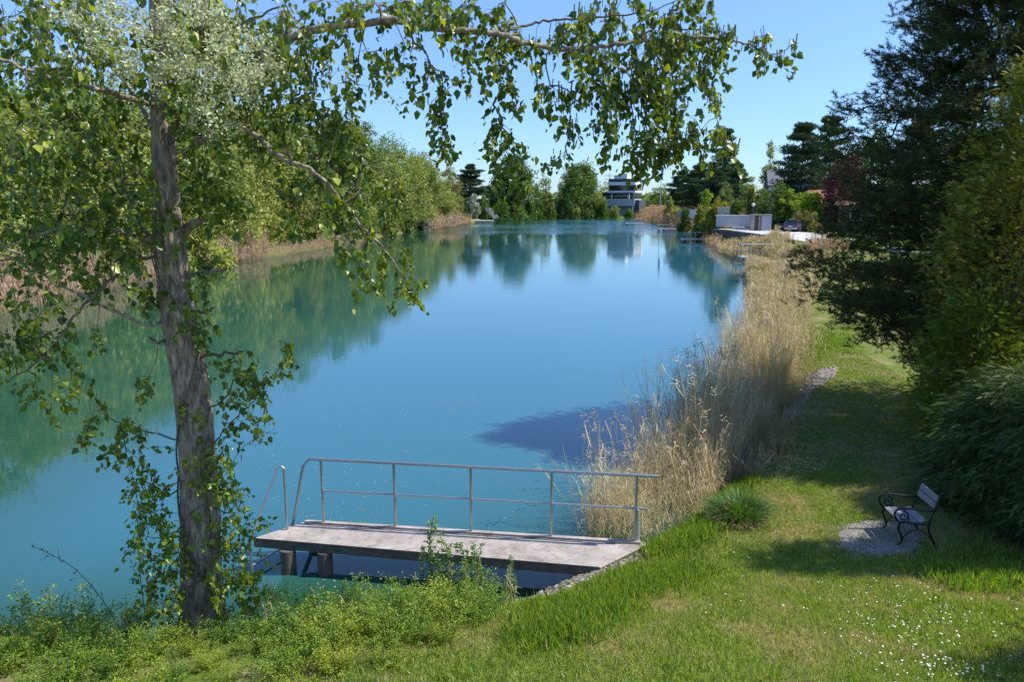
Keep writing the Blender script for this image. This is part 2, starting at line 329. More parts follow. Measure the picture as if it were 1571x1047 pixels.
def nrm(a): return a / np.maximum(np.linalg.norm(a, axis=-1, keepdims=True), 1e-9)
def tube_np(pts, radii, seg=6):
    P = np.asarray(pts, dtype=float); n = len(P); Rr = np.asarray(radii, dtype=float)
    T = np.empty_like(P); T[1:-1] = P[2:] - P[:-2] if n > 2 else 0; T[0] = P[1] - P[0]; T[-1] = P[-1] - P[-2]; T = nrm(T)
    ref = np.array([0.0, 0, 1.0]) if abs(T[0][2]) < 0.9 else np.array([1.0, 0, 0])
    U = np.empty_like(P); u = np.cross(T[0], ref); u /= np.linalg.norm(u)
    for i in range(n):
        u = u - T[i] * (u @ T[i]); u /= max(np.linalg.norm(u), 1e-9); U[i] = u
    W = np.cross(T, U)
    a = np.linspace(0, 2 * math.pi, seg, endpoint=False)
    V = P[:, None] + Rr[:, None, None] * (np.cos(a)[None, :, None] * U[:, None] + np.sin(a)[None, :, None] * W[:, None])
    i = np.arange(n - 1)[:, None] * seg; j = np.arange(seg)[None]; j2 = (j + 1) % seg
    Fq = np.stack([i + j, i + j2, i + seg + j2, i + seg + j], -1).reshape(-1, 4)
    return V.reshape(-1, 3), Fq
def catmull(pts, n=8):
    P = np.asarray(pts, dtype=float); P = np.vstack([2 * P[0] - P[1], P, 2 * P[-1] - P[-2]]); out = []
    for i in range(1, len(P) - 2):
        p0, p1, p2, p3 = P[i - 1], P[i], P[i + 1], P[i + 2]
        for t in np.linspace(0, 1, n, endpoint=False):
            out.append(0.5 * ((2 * p1) + (-p0 + p2) * t + (2 * p0 - 5 * p1 + 4 * p2 - p3) * t * t + (-p0 + 3 * p1 - 3 * p2 + p3) * t ** 3))
    out.append(P[-2]); return np.array(out)
def join(parts):
    Vs, Fs, off = [], [], 0
    for V, Fc in parts: Vs.append(V); Fs.append(np.asarray(Fc) + off); off += len(V)
    return np.vstack(Vs), np.vstack(Fs)

def scatter(tv, tf, pos, ydir, scale, rng, up=None, rnd=None, xs=None):
    """instances a small template: local +Y goes along ydir, local Z towards up (or random). Returns V,F,rnd."""
    n = len(pos); Y = nrm(np.asarray(ydir, dtype=float))
    Zr = rng.normal(size=(n, 3)) if up is None else up + 0.0
    X = nrm(np.cross(Y, Zr)); Z = np.cross(X, Y)
    sc = np.broadcast_to(np.asarray(scale, dtype=float), (n,))[:, None, None]
    tv = np.asarray(tv, dtype=float)
    xx = tv[None, :, 0, None] * (1 if xs is None else xs[:, None, None])
    V = pos[:, None] + sc * (xx * X[:, None] + tv[None, :, 1, None] * Y[:, None] + tv[None, :, 2, None] * Z[:, None])
    k = len(tv); tf = np.asarray(tf)
    Fc = (np.arange(n)[:, None, None] * k + tf[None]).reshape(-1, tf.shape[1])
    if rnd is None: rnd = rng.random(n)
    return V.reshape(-1, 3), Fc, np.repeat(rnd, k)

# templates (unit length along +Y)
LEAF_V = [(0, 0, 0), (0.36, 0.3, 0.10), (0.22, 0.7, 0.07), (0, 1, -0.06), (-0.22, 0.7, 0.07), (-0.36, 0.3, 0.10)]
LEAF_F = [(0, 1, 2, 3), (0, 3, 4, 5)]
OV_V = [(0, 0, 0), (0.24, 0.3, 0.05), (0.2, 0.7, 0.05), (0, 1, -0.03), (-0.2, 0.7, 0.05), (-0.24, 0.3, 0.05)]
CARD_V = [(-0.35, 0, 0), (0.3, 0.05, 0.12), (0.42, 0.8, 0), (-0.25, 1, 0.15)]
CARD_F = [(0, 1, 2, 3)]
BLADE_V = [(-0.5, 0, 0), (0.5, 0, 0), (0.35, 0.6, 0.12), (0.0, 1, 0.38)]
BLADE_F = [(0, 1, 2, 3)]

def grow(trunk, targets, step, k_up=0.5, jit=0.08, r_tip=0.006, power=0.47, sag=0.0, seg=5, start=0.0, tips_w=None, exclude=0):
    """connect every target to the nearest node of the growing skeleton. Returns tube list [(V,F)], node positions/radii"""
    pos = [np.array(p, dtype=float) for p in trunk]; par = [-1] + list(range(len(trunk) - 1))
    A = np.zeros((len(trunk) + len(targets) * 14 + 50, 3)); A[:len(pos)] = pos
    n = len(pos); rs = np.random.default_rng(5)
    T = np.asarray(targets, dtype=float)
    d0 = np.min(np.linalg.norm(T[:, None] - A[None, :n], axis=-1), axis=1)
    order = np.argsort(d0); parents = list(par); paths = []; tip_idx = np.zeros(len(T), dtype=int)
    for ti in order:
        t = T[ti]; D = A[exclude:n] - t; dist = np.linalg.norm(D, axis=1)
        cost = dist + k_up * np.maximum(0, D[:, 2] + 0.25 * dist)
        j = int(np.argmin(cost)) + exclude; p = A[j].copy(); L = dist[j - exclude]
        m_ = int(min(12, max(2, round(L / step)))); path = [j]
        side = rs.normal(size=3) * jit * L
        for q in range(1, m_ + 1):
            s_ = q / m_; c = p + (t - p) * s_ + side * math.sin(math.pi * s_) + np.array([0, 0, sag * L * math.sin(math.pi * s_)])
            A[n] = c; parents.append(path[-1]); path.append(n); n += 1
            if n >= len(A) - 2: A = np.vstack([A, np.zeros((2000, 3))])
        paths.append(path); tip_idx[ti] = n - 1
    cnt = np.zeros(n)
    cnt[tip_idx] += 1 if tips_w is None else tips_w
    for i in range(n - 1, 0, -1):
        if parents[i] >= 0: cnt[parents[i]] += cnt[i]
    rad = r_tip * np.maximum(cnt, 0.6) ** power
    tubes = []
    for path in paths:
        P = A[path]; rr = rad[path].copy(); rr[0] = min(rr[0], rr[1] * 1.25)
        tubes.append(tube_np(P, rr, seg))
    return tubes, A[:n], rad

# ------------------------------------------------------------------ lake outline and terrain
SHORE_R = [(-900, 1030), (-400, 1020), (0, 1015), (250, 990), (500, 965), (700, 948), (800, 930), (880, 890), (1000, 838), (1080, 792), (1130, 735), (1172, 672), (1197, 620), (1212, 560),
           (1218, 500), (1210, 455), (1190, 425), (1160, 402), (1128, 382), (1090, 366), (1040, 352), (1005, 343), (980, 337.5), (985, 332.5), (990, 329)]
SHORE_L = [(950, 329), (935, 332.5), (915, 333.3), (840, 333.6), (800, 334.6), (757, 337), (722, 341), (695, 347), (640, 353), (560, 368), (480, 383), (410, 395), (330, 404), (240, 425), (150, 445), (0, 478), (-300, 560), (-900, 720)]
lake = np.array([PZ(px, py)[:2] for px, py in SHORE_R + SHORE_L])
def inland(x, y):
    """signed distance to the lake outline, positive on land"""
    P = np.stack([np.ravel(x), np.ravel(y)], 1); A = lake; B = np.roll(lake, -1, 0)
    out = np.empty(len(P))
    for s in range(0, len(P), 20000):
        p = P[s:s + 20000, None]; ab = (B - A)[None]; ap = p - A[None]
        t = np.clip((ap * ab).sum(-1) / (ab * ab).sum(-1), 0, 1)
        d = np.sqrt((((ap - t[..., None] * ab)) ** 2).sum(-1)).min(1)
        y_, x_ = p[..., 1], p[..., 0]
        c = ((A[None, :, 1] > y_) != (B[None, :, 1] > y_)) & (x_ < (B - A)[None, :, 0] * (y_ - A[None, :, 1]) / ((B - A)[None, :, 1] + 1e-12) + A[None, :, 0])
        ins = c.sum(1) % 2 == 1
        out[s:s + 20000] = np.where(ins, -d, d)
    return out.reshape(np.shape(x))
def sstep(a, b, x): t = np.clip((x - a) / (b - a), 0, 1); return t * t * (3 - 2 * t)
def wob(x, y): return 0.5 * (np.sin(x * 1.3 + 0.7 * np.sin(y * 0.9)) + np.sin(y * 1.1 + 1.7 + 0.8 * np.sin(x * 0.7)))
def height(x, y):
    x = np.asarray(x, float); y = np.asarray(y, float); d = inland(x, y)
    base = 0.5 + 1.35 * sstep(44, 58, y) * sstep(0.5, 4.0, d) * (x > 0) + 0.5 * sstep(1, 6, d) * (x < -6)
    fg = 0.27 * np.maximum(0, 9.7 - y); fg = np.where(y < 2, 0.27 * 7.7, fg)
    top = base + fg * sstep(-6, 1.5, x + 0.0 * y) * 1.0 + fg * (1 - sstep(-6, 1.5, x)) * 0.6
    bank = 0.04 + 0.62 * d
    k = 0.25; h = np.clip(0.5 + 0.5 * (bank - top) / k, 0, 1)
    z = bank * (1 - h) + top * h - k * h * (1 - h)
    z = np.where(d < 0, np.maximum(-2.0, 0.5 * d - 0.02), z)
    return z + 0.03 * wob(x, y) * (d > 0.3)
ys = np.unique(np.concatenate([np.arange(-12, 2, 0.8), np.arange(2, 24, 0.16), np.geomspace(24, 300, 130), np.geomspace(300, 3500, 20)]))
xs = np.unique(np.concatenate([-np.geomspace(14, 2500, 70), np.arange(-14, 14, 0.17), np.geomspace(14, 60, 90), np.geomspace(60, 2500, 30)]))
GX, GY = np.meshgrid(xs, ys); GZ = height(GX, GY)
nx, ny = len(xs), len(ys)
V = np.stack([GX, GY, GZ], -1).reshape(-1, 3)
ii, jj = np.meshgrid(np.arange(ny - 1), np.arange(nx - 1), indexing='ij'); a = (ii * nx + jj).ravel()
tag(obj('ground', mesh_np('ground', V, np.stack([a, a + 1, a + nx + 1, a + nx], 1), smooth=True), M['ground']), kind='structure')

# water sheet
wx = np.concatenate([-np.geomspace(12, 140, 40)[::-1], np.arange(-11.5, 11.6, 0.4), np.geomspace(12, 60, 30)]); wy = np.concatenate([np.arange(3, 30, 0.4), np.geomspace(30, 330, 80)])
WX, WY = np.meshgrid(wx, wy); wd = inland(WX, WY)
V = np.stack([WX, WY, np.zeros_like(WX)], -1).reshape(-1, 3); nxw, nyw = len(wx), len(wy)
ii, jj = np.meshgrid(np.arange(nyw - 1), np.arange(nxw - 1), indexing='ij'); a = (ii * nxw + jj).ravel(); Fq = np.stack([a, a + 1, a + nxw + 1, a + nxw], 1)
keep = (wd.ravel()[Fq] < 6).any(1); Fq = Fq[keep]
me = mesh_np('water', V, Fq, smooth=True)
at_ = me.attributes.new('shallow_and_reflection', 'FLOAT', 'POINT'); at_.data.foreach_set('value', (np.exp(np.minimum(wd, 0) / 1.5) * (WY < 60) * (WX > -9 - 0.0 * WY) * 0.9 + 0.55 * np.exp(np.minimum(wd, 0) / 45.0) * sstep(-2.5, 2.5, 0.12 * WY - 10.5 - WX)).astype(np.float32).ravel())  # near-shore term is shallows; left-bank term paints the trees' green reflection into the colour
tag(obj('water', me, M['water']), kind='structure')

def hz(x, y): return float(height(np.array([x]), np.array([y]))[0])
def drape(name, poly, dz, mat, n=40, kind='structure', rngs=0, rough=0.25):
    """an irregular patch lying dz above the ground: fan of rings round its centre"""
    poly = np.array(poly, float); c = poly.mean(0); rings = 10
    lo = catmull(np.vstack([poly, poly[:1]]), 6)[:-1]; rr = np.random.default_rng(rngs)
    lo = c + (lo - c) * (1 + rough * (rr.random(len(lo))[:, None] - 0.5)); m_ = len(lo)
    V = [c] + [c + (p - c) * (k / rings) for k in range(1, rings + 1) for p in lo]; V = np.array(V)
    Z = height(V[:, 0], V[:, 1]) + dz; Z[-m_:] -= dz + 0.03; V3 = np.column_stack([V, Z])
    f = [(0, 1 + i, 1 + (i + 1) % m_) for i in range(m_)]; mb = MB(); 
    for k in range(rings - 1):
        o_ = 1 + k * m_
        f += [(o_ + i, o_ + m_ + i, o_ + m_ + (i + 1) % m_, o_ + (i + 1) % m_) for i in range(m_)]
    mb.add(V3, f); o = mb.build(name, mat, smooth=True); tag(o, kind=kind); return o
def inpoly(x, y, poly):
    A = np.array(poly, float); B = np.roll(A, -1, 0); x_ = np.ravel(x)[:, None]; y_ = np.ravel(y)[:, None]
    c = ((A[None, :, 1] > y_) != (B[None, :, 1] > y_)) & (x_ < (B - A)[None, :, 0] * (y_ - A[None, :, 1]) / ((B - A)[None, :, 1] + 1e-12) + A[None, :, 0])
    return (c.sum(1) % 2 == 1)
def gp(px, py, z=0.5): return tuple(PZ(px, py, z)[:2])
def pebbles(name, poly, n, size, seed, mat='stone', label=None):
    rg = np.random.default_rng(seed); A = np.array(poly); lo, hi = A.min(0), A.max(0)
    p = lo + (hi - lo) * rg.random((n * 3, 2)); p = p[inpoly(p[:, 0], p[:, 1], poly)][:n]
    z = height(p[:, 0], p[:, 1]); P3 = np.column_stack([p, z + size * 0.15])
    ico = [(0, 0, -.6), (.8, .1, -.1), (.2, .7, 0), (-.6, .4, -.1), (-.6, -.5, 0), (.3, -.7, -.1), (0.1, 0, .55)]
    icf = [(0, 2, 1), (0, 3, 2), (0, 4, 3), (0, 5, 4), (0, 1, 5), (6, 1, 2), (6, 2, 3), (6, 3, 4), (6, 4, 5), (6, 5, 1)]
    V, Fc, r_ = scatter(ico, icf, P3, rg.normal(size=(len(P3), 3)) * (1, 1, .3), size * (0.3 + 0.9 * rg.random(len(P3)) ** 2), rg, up=np.tile([0, 0, 1.0], (len(P3), 1)) + 0.3 * rg.normal(size=(len(P3), 3)))
    return tag(obj(name, mesh_np(name, V, Fc, r_), M[mat]), label, kind='stuff')
GRAVEL_BENCH = [gp(*q) for q in [(1285, 812), (1330, 800), (1395, 806), (1420, 830), (1400, 850), (1340, 856), (1290, 845)]]
drape('gravel_patch', GRAVEL_BENCH, 0.02, M['gravel'], rngs=3, rough=0.3)
pebbles('gravel', [gp(*q) for q in [(1270, 812), (1330, 798), (1410, 806), (1430, 830), (1400, 858), (1330, 862), (1275, 848)]], 2600, 0.022, 4)
GRAVEL_SHORE = [gp(*q) for q in [(1222, 590), (1240, 572), (1280, 564), (1283, 577), (1255, 592), (1236, 612), (1212, 640), (1203, 640), (1212, 612)]]
drape('gravel_beach', GRAVEL_SHORE, 0.015, M['gravel'], rngs=5, rough=0.25)
pebbles('beach_stones', GRAVEL_SHORE, 1500, 0.07, 6)
rub = [gp(*q, 0.2) for q in [(790, 935), (800, 905), (860, 875), (930, 868), (985, 845), (1040, 838), (1020, 855), (950, 885), (880, 905), (830, 938)]]
pebbles('shore_rubble', rub, 2600, 0.05, 7)
ABUT = [gp(*q, 0.35) for q in [(786, 938), (810, 905), (850, 880), (925, 866), (990, 848), (1010, 856), (945, 888), (890, 915), (835, 942)]]
drape('abutment', ABUT, 0.03, M['gravel'], rngs=9, rough=.12)
pebbles('jetty_rubble', ABUT, 1500, 0.085, 8)
pebbles('leaf_litter', [gp(*q) for q in [(1120, 740), (1160, 715), (1240, 700), (1280, 712), (1230, 735), (1150, 748)]], 1200, 0.035, 9, 'reed')

# ------------------------------------------------------------------ the bathing jetty
ZD = 0.52
c_fl, c_bl, c_br, c_fr = [PZ(px, py, ZD) for px, py in [(389, 826), (470, 800), (998, 833), (921, 871)]]
jet = empty('bathing_jetty', ((c_fl[0] + c_bl[0] + c_br[0] + c_fr[0]) / 4, (c_fl[1] + c_br[1]) / 2, 0.0), label='concrete bathing jetty with steel railing reaching into the lake from the grass bank', cat='jetty')
ex = nrm((c_br - c_bl)); eyv = np.array([-ex[1], ex[0], 0])        # along the deck, across to the far side
L1 = np.linalg.norm(c_br - c_bl)
mb = MB()
def deckloop(inset, z):
    cs = np.array([c_fl, c_fr, c_br, c_bl])[:, :2]; cen = cs.mean(0); return [(*(p + (cen - p) / np.linalg.norm(cen - p) * inset), z) for p in cs]
nseg = 1
rings = [deckloop(0.012, ZD - 0.15), deckloop(0, ZD - 0.14), deckloop(0, ZD - 0.012), deckloop(0.014, ZD)]
vv = [p for r_ in rings for p in r_]; ff = [(3, 2, 1, 0), (12, 13, 14, 15)] + [(k * 4 + i, k * 4 + (i + 1) % 4, k * 4 + 4 + (i + 1) % 4, k * 4 + 4 + i) for k in range(3) for i in range(4)]
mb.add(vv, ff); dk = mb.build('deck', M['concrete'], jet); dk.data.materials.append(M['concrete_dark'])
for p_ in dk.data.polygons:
    if abs(p_.normal.z) < .5: p_.material_index = 1      # darker concrete on the upright sides of the slab
mb = MB(); k0 = c_bl + ex * 0.02 - eyv * 0.10; k1 = c_br - ex * 0.15 - eyv * 0.10
mb.add([(*(k0 - eyv * 0.0)[:2], ZD), (*(k1)[:2], ZD), (*(k1 + eyv * 0.08)[:2], ZD), (*(k0 + eyv * 0.08)[:2], ZD), (*(k0)[:2], ZD + 0.035), (*(k1)[:2], ZD + 0.035), (*(k1 + eyv * 0.08)[:2], ZD + 0.035), (*(k0 + eyv * 0.08)[:2], ZD + 0.035)],
       [(4, 5, 6, 7), (0, 1, 5, 4), (1, 2, 6, 5), (2, 3, 7, 6), (3, 0, 4, 7)]); mb.build('kerb', M['concrete'], jet)
for (px, py, back) in [(438, 850, 0), (495, 853, 0)]:
    b0 = PZ(px, py, ZD - 0.16); b0 = b0 + eyv * (0.85 if back else 0.0)
    if back: b0 = b0
    mb = MB(); mb.tube([(b0[0], b0[1] + 0.12, -1.2), (b0[0], b0[1] + 0.12, ZD - 0.15)], 0.115, 20); mb.build('pile', M['concrete_dark'], jet, smooth=False)
# rail posts stand on the far edge of the deck
def edge_pt(px):           # point on the far edge under pixel column px
    ts = np.linspace(0, 1.0, 2001); q = c_bl[None] + (c_br - c_bl)[None] * ts[:, None] - eyv[None] * 0.06
    dep = q[:, 1] * math.cos(PITCH) + (CAMZ - q[:, 2]) * math.sin(PITCH)
    return q[np.argmin(abs(785.5 + q[:, 0] / dep * F - px))]
RH = 0.0
posts = []
for px in (497, 607, 723, 845, 974):
    b0 = edge_pt(px); posts.append(b0)
# rail height from the photograph: post at 723 spans 717..820
rail_h = ZA(717, posts[2][1]) - ZD
for i, b0 in enumerate(posts):
    mb = MB(); mb.tube([(b0[0], b0[1], ZD), (b0[0], b0[1], ZD + rail_h - 0.015)], 0.021, 12)
    mb.tube([(b0[0], b0[1], ZD), (b0[0], b0[1], ZD + 0.012)], 0.045, 14)
    mb.build('railing_post', M['steel'], jet, smooth=False)
mb = MB(); b0 = posts[4] + ex * 0.05 + eyv * 0.06; mb.tube([(b0[0], b0[1], 0.2), (b0[0] - 0.03, b0[1], ZD + 0.52)], 0.035, 12); mb.build('support_post', M['pole_grey'], jet)
lend = c_br + ex * 0.10; r_end = posts[4] + ex * 0.32
wl = c_bl - ex * 0.32            # handrail foot beyond the left end
top = [np.array([*(wl - eyv * .06)[:2], ZD - 0.35]), np.array([*(c_bl - ex * 0.18 - eyv * .06)[:2], ZD + 0.05]), np.array([*(posts[0] - ex * 0.30)[:2], ZD + rail_h - 0.12]), np.array([*(posts[0] - ex * 0.20)[:2], ZD + rail_h]), np.array([*posts[2][:2], ZD + rail_h]), np.array([*r_end[:2], ZD + rail_h])]
mb = MB(); mb.tube(np.array(top), 0.024, 12); mb.build('top_rail', M['steel'], jet, smooth=False)
mb = MB(); mb.tube([(*posts[0][:2], ZD + rail_h * 0.52), (*(posts[4] + ex * 0.16)[:2], ZD + rail_h * 0.52)], 0.016, 10); mb.build('middle_rail', M['steel'], jet)
# front ladder handrail
ph = PZ(441, 813, ZD); pt_ = ph + 0; zt = ZA(716, ph[1]) ; pf = PZ(389, 832, ZD)
fl = pf - ex * 0.06
mb = MB(); mb.tube(np.array([(ph[0], ph[1], ZD), (ph[0], ph[1], zt - 0.03), (ph[0] - 0.03, ph[1] - 0.005, zt), (ph[0] - 0.09, ph[1] - 0.02, zt - 0.01), (fl[0], fl[1], ZD + 0.02), (fl[0], fl[1], -0.8)]), 0.02, 12)
mb.build('ladder_handrail', M['steel'], jet)
bl2 = wl - eyv * .06
mb = MB(); mb.tube(np.array([(bl2[0], bl2[1], ZD - 0.33), (bl2[0], bl2[1], -0.8)]), 0.022, 12)
for zz in (0.12, -0.14): mb.tube(np.array([(fl[0], fl[1], zz), (bl2[0], bl2[1], zz)]), 0.018, 8)
mb.build('ladder', M['steel'], jet)
# green timber brace between the piles
q0 = PZ(430, 850, ZD - .15) + eyv * 0.75
mb = MB()
for (a_, b_) in (((0.0, 0.42), (0.28, -0.3)), ((0.34, 0.42), (0.62, -0.3)), ((0.14, 0.06), (0.48, 0.06))):
    A_ = np.array([q0[0] + a_[0], q0[1], a_[1] - 0.05]); B_ = np.array([q0[0] + b_[0], q0[1], b_[1]]); mb.tube([A_, B_], 0.035, 4)
mb.build('ladder_frame', M['green_paint'], jet)

# ------------------------------------------------------------------ the iron bench
BA = PZ(1372, 838, 0.5)   # near front foot region
def make_bench():
    # local frame: +x is the back, -x the water side, y along the seat
    far = PZ(1393, 768, 0.92)
    base = np.array([PZ(1405, 842, 0.5)[0], PZ(1405, 842, 0.5)[1] + 0.32, 0.5])
    base[2] = hz(base[0], base[1])
    root = empty('garden_bench', base, R(-4), 'small garden bench with black scrolled iron arms and grey slats facing the lake', 'bench')
    W2 = 0.31
    for s in (-1, 1):
        y = s * W2; mb = MB(); r_ = 0.017
        # rear post: back foot, seat knee, back upright with curled top
        mb.tube(catmull([(0.36, y, 0.0), (0.30, y, 0.12), (0.22, y, 0.28), (0.22, y, 0.42), (0.27, y, 0.6), (0.33, y, 0.8), (0.345, y, 0.9), (0.375, y, 0.935), (0.41, y, 0.925), (0.40, y, 0.905)], 5), r_, 8)
        # seat rail dipping in the middle, rolled front edge
        mb.tube(catmull([(0.22, y, 0.39), (0.1, y, 0.385), (-0.05, y, 0.40), (-0.18, y, 0.42), (-0.25, y, 0.40), (-0.27, y, 0.36)], 5), r_, 8)
        # front leg, cabriole
        mb.tube(catmull([(-0.25, y, 0.40), (-0.27, y, 0.30), (-0.22, y, 0.2), (-0.19, y, 0.1), (-0.23, y, 0.03), (-0.28, y, 0.0)], 5), r_, 8)
        mb.tube(catmull([(-0.19, y, 0.12), (-0.1, y, 0.24), (0.02, y, 0.28), (0.14, y, 0.26), (0.28, y, 0.13)], 5), 0.011, 6)
        mb.tube([(0.33, y, 0.0), (0.39, y, 0.0)], 0.02, 6); mb.tube([(-0.31, y, 0.0), (-0.25, y, 0.0)], 0.02, 6)
        mb.build('iron_frame', M['iron'], root, local=True)
        mb = MB()
        mb.tube(catmull([(0.29, y, 0.66), (0.2, y, 0.625), (0.08, y, 0.635), (-0.1, y, 0.655), (-0.26, y, 0.655), (-0.335, y, 0.61), (-0.345, y, 0.53), (-0.30, y, 0.45), (-0.25, y, 0.40)], 6), 0.0165, 8)
        # spiral scroll under the arm
        sp = []
        for t in np.linspace(0, 1, 26):
            a_ = math.pi * 0.5 + t * math.pi * 2.6; rr = 0.085 * (1 - t * 0.78); sp.append((-0.205 + rr * math.cos(a_) * -1, y, 0.52 + rr * math.sin(a_)))
        mb.tube(sp, 0.012, 6); mb.tube([(-0.205, y, 0.605), (-0.19, y, 0.65)], 0.012, 6); mb.tube(catmull([(-0.125, y, 0.51), (-0.12, y, 0.46), (-0.15, y, 0.42)], 4), 0.012, 6)
        mb.build('armrest', M['iron'], root, local=True)
    for (x, z, tilt, w_) in ((-0.215, 0.425, 0.12, 0.095), (-0.105, 0.425, 0.0, 0.095), (0.005, 0.415, -0.02, 0.095), (0.12, 0.432, 0.42, 0.115)):
        mb = MB(); mb.box((0, 0, 0), (w_, 2 * W2 - 0.03, 0.022), bev=0.004)
        ca, sa = math.cos(tilt), math.sin(tilt); mb.v = [(x + a_ * ca - c_ * sa, b_, z + a_ * sa + c_ * ca) for a_, b_, c_ in mb.v]
        mb.build('seat_slat', M['slat'], root, local=True)
    for (z0, z1) in ((0.66, 0.765), (0.775, 0.88)):
        mb = MB(); mb.box((0, 0, 0), (0.022, 2 * W2 - 0.035, z1 - z0), bev=0.004)
        tilt = -0.24; zc = (z0 + z1) / 2; xc = 0.262 + (zc - 0.62) * 0.28
        ca, sa = math.cos(-tilt), math.sin(-tilt); mb.v = [(xc + a_ * ca + c_ * sa, b_, zc - a_ * sa + c_ * ca) for a_, b_, c_ in mb.v]
        mb.build('back_slat', M['slat'], root, local=True)
    return root
bench = make_bench()
bench.scale = (0.9, 0.9, 0.9)

# ------------------------------------------------------------------ vegetation builders
def upish(n, rng, s=0.5): return np.tile([0, 0, 1.0], (n, 1)) + s * rng.normal(size=(n, 3))
def make_tree(name, seed, H, W, leaf, mat, bark='bark_far', prof=None, nclump=70, per=70, base=0.15, lsize=0.22, flat=0.8, clr=0.11, trunk_r=0.02, shell=0.55, k_up=0.9, lean=0.0, droop=0.25):
    """trunk + limbs grown to leaf clumps spread through an uneven envelope; built at the origin"""
    rng = np.random.default_rng(seed)
    prof = prof or (lambda t: np.sin(np.pi * np.clip(t, 0, 1) ** 0.8) ** 0.6)
    t = rng.random(nclump * 3); a = rng.random(nclump * 3) * 2 * np.pi
    keep = rng.random(nclump * 3) < (prof(t) ** 1.3 + 0.05); t = t[keep][:nclump]; a = a[keep][:nclump]
    ph = rng.random(4) * 6.28
    lump = 0.86 + 0.16 * np.sin(2 * a + ph[0] + 4 * t) + 0.12 * np.sin(3 * a + ph[1] - 5 * t) + 0.08 * np.sin(5 * a + ph[2])
    rr = prof(t) * W / 2 * lump * (shell + (1 - shell) * rng.random(len(t)) ** 0.6) * np.where(rng.random(len(t)) < 0.18, 0.4, 1)
    z = H * (base + (1 - base) * t)
    C = np.stack([rr * np.cos(a) + lean * z, rr * np.sin(a), z - clr * H * 0.4], 1)
    tk = np.stack([lean * np.linspace(0, .92, 12) * H + 0.02 * H * np.sin(np.linspace(0, 3, 12) + ph[0]) * np.linspace(0, 1, 12), 0.02 * H * np.sin(np.linspace(0, 4, 12) + ph[1]) * np.linspace(0, 1, 12), np.linspace(-0.05, 0.9, 12) * H], 1)
    tubes, A, rad = grow(tk, C, H * 0.06, k_up=k_up, r_tip=trunk_r * H / nclump ** 0.5 * 0.75, power=0.5, seg=4)
    tr = tube_np(tk, np.maximum(rad[:12], trunk_r * H * np.linspace(1, 0.12, 12)), 8)
    V, Fc = join([tr] + tubes)
    root = empty(name, (0, 0, 0))
    obj('trunk', mesh_np('trunk', V, Fc, smooth=True), M[bark], root, local=True)
    cr = clr * H * (0.6 + 0.8 * rng.random(len(C)))
    n = per * len(C); ci = rng.integers(0, len(C), n)
    off = rng.normal(size=(n, 3)); off = nrm(off) * (rng.random((n, 1)) ** 0.45) * cr[ci][:, None] * (1, 1, flat)
    P = C[ci] + off + (0, 0, 0)
    P[:, 2] = np.maximum(P[:, 2], 0.03 * H)
    yd = nrm(off) + rng.normal(size=(n, 3)) * 0.7 - (0, 0, droop)
    rnd = np.clip(0.5 + 0.25 * rng.normal(size=n) + (rng.random(len(C))[ci] - 0.5) * 0.6, 0, 1)
    V, Fc, r_ = scatter(CARD_V, CARD_F, P, yd, lsize * (0.6 + 0.8 * rng.random(n)), rng, up=off + upish(n, rng, 0.8), rnd=rnd)
    obj('crown', mesh_np('crown', V, Fc, r_), M[leaf], root, local=True)
    return root
def make_pine(name, seed, H, W, mat='needle_dark', bark='bark_pine', base=0.2, nwh=9, nb=5, per=150, lsize=0.3, prof=None, rise=0.16, flat=0.28):
    rng = np.random.default_rng(seed); prof = prof or (lambda t: (1 - t) ** 0.7 * 0.9 + 0.12)
    C = []
    for i in range(nwh):
        t = i / (nwh - 1); z = H * (base + (0.96 - base) * t)
        for k in range(nb):
            a = k * 2 * math.pi / nb + i * 0.9 + rng.normal() * 0.3; L = W / 2 * prof(t) * (0.65 + 0.45 * rng.random())
            zz = z + rng.normal() * 0.02 * H
            for s_, side in ((1.0, 0), (0.72, 0.28), (0.72, -0.28), (0.45, 0.0)):
                C.append((math.cos(a + side) * L * s_, math.sin(a + side) * L * s_, zz + rise * L * s_))
    C = np.array(C); tk = np.stack([0.015 * H * np.sin(np.linspace(0, 4, 16)), np.zeros(16), np.linspace(-.03, .96, 16) * H], 1)
    tubes, A, rad = grow(tk, C, H * 0.05, k_up=0.5, r_tip=0.0016 * H, power=0.5, seg=4)
    V, Fc = join([tube_np(tk, 0.018 * H * np.linspace(1, 0.1, 16), 8)] + tubes)
    root = empty(name, (0, 0, 0)); obj('trunk', mesh_np('trunk', V, Fc, smooth=True), M[bark], root, local=True)
    n = per * len(C); ci = rng.integers(0, len(C), n); rad_ = 0.055 * H * (0.7 + 0.6 * rng.random(len(C)))
    off = nrm(rng.normal(size=(n, 3))) * (rng.random((n, 1)) ** 0.5) * rad_[ci][:, None] * (1.15, 1.15, flat / 0.6)
    P = C[ci] + off; yd = nrm(off) + (0, 0, 0.6) + rng.normal(size=(n, 3)) * 0.5
    V, Fc, r_ = scatter([(-.12, 0, 0), (.12, 0, 0), (.1, 1, .05), (-.1, 1, 0)], CARD_F, P, yd, lsize * (0.6 + 0.7 * rng.random(n)), rng)
    obj('crown', mesh_np('crown', V, Fc, r_), M[mat], root, local=True)
    return root
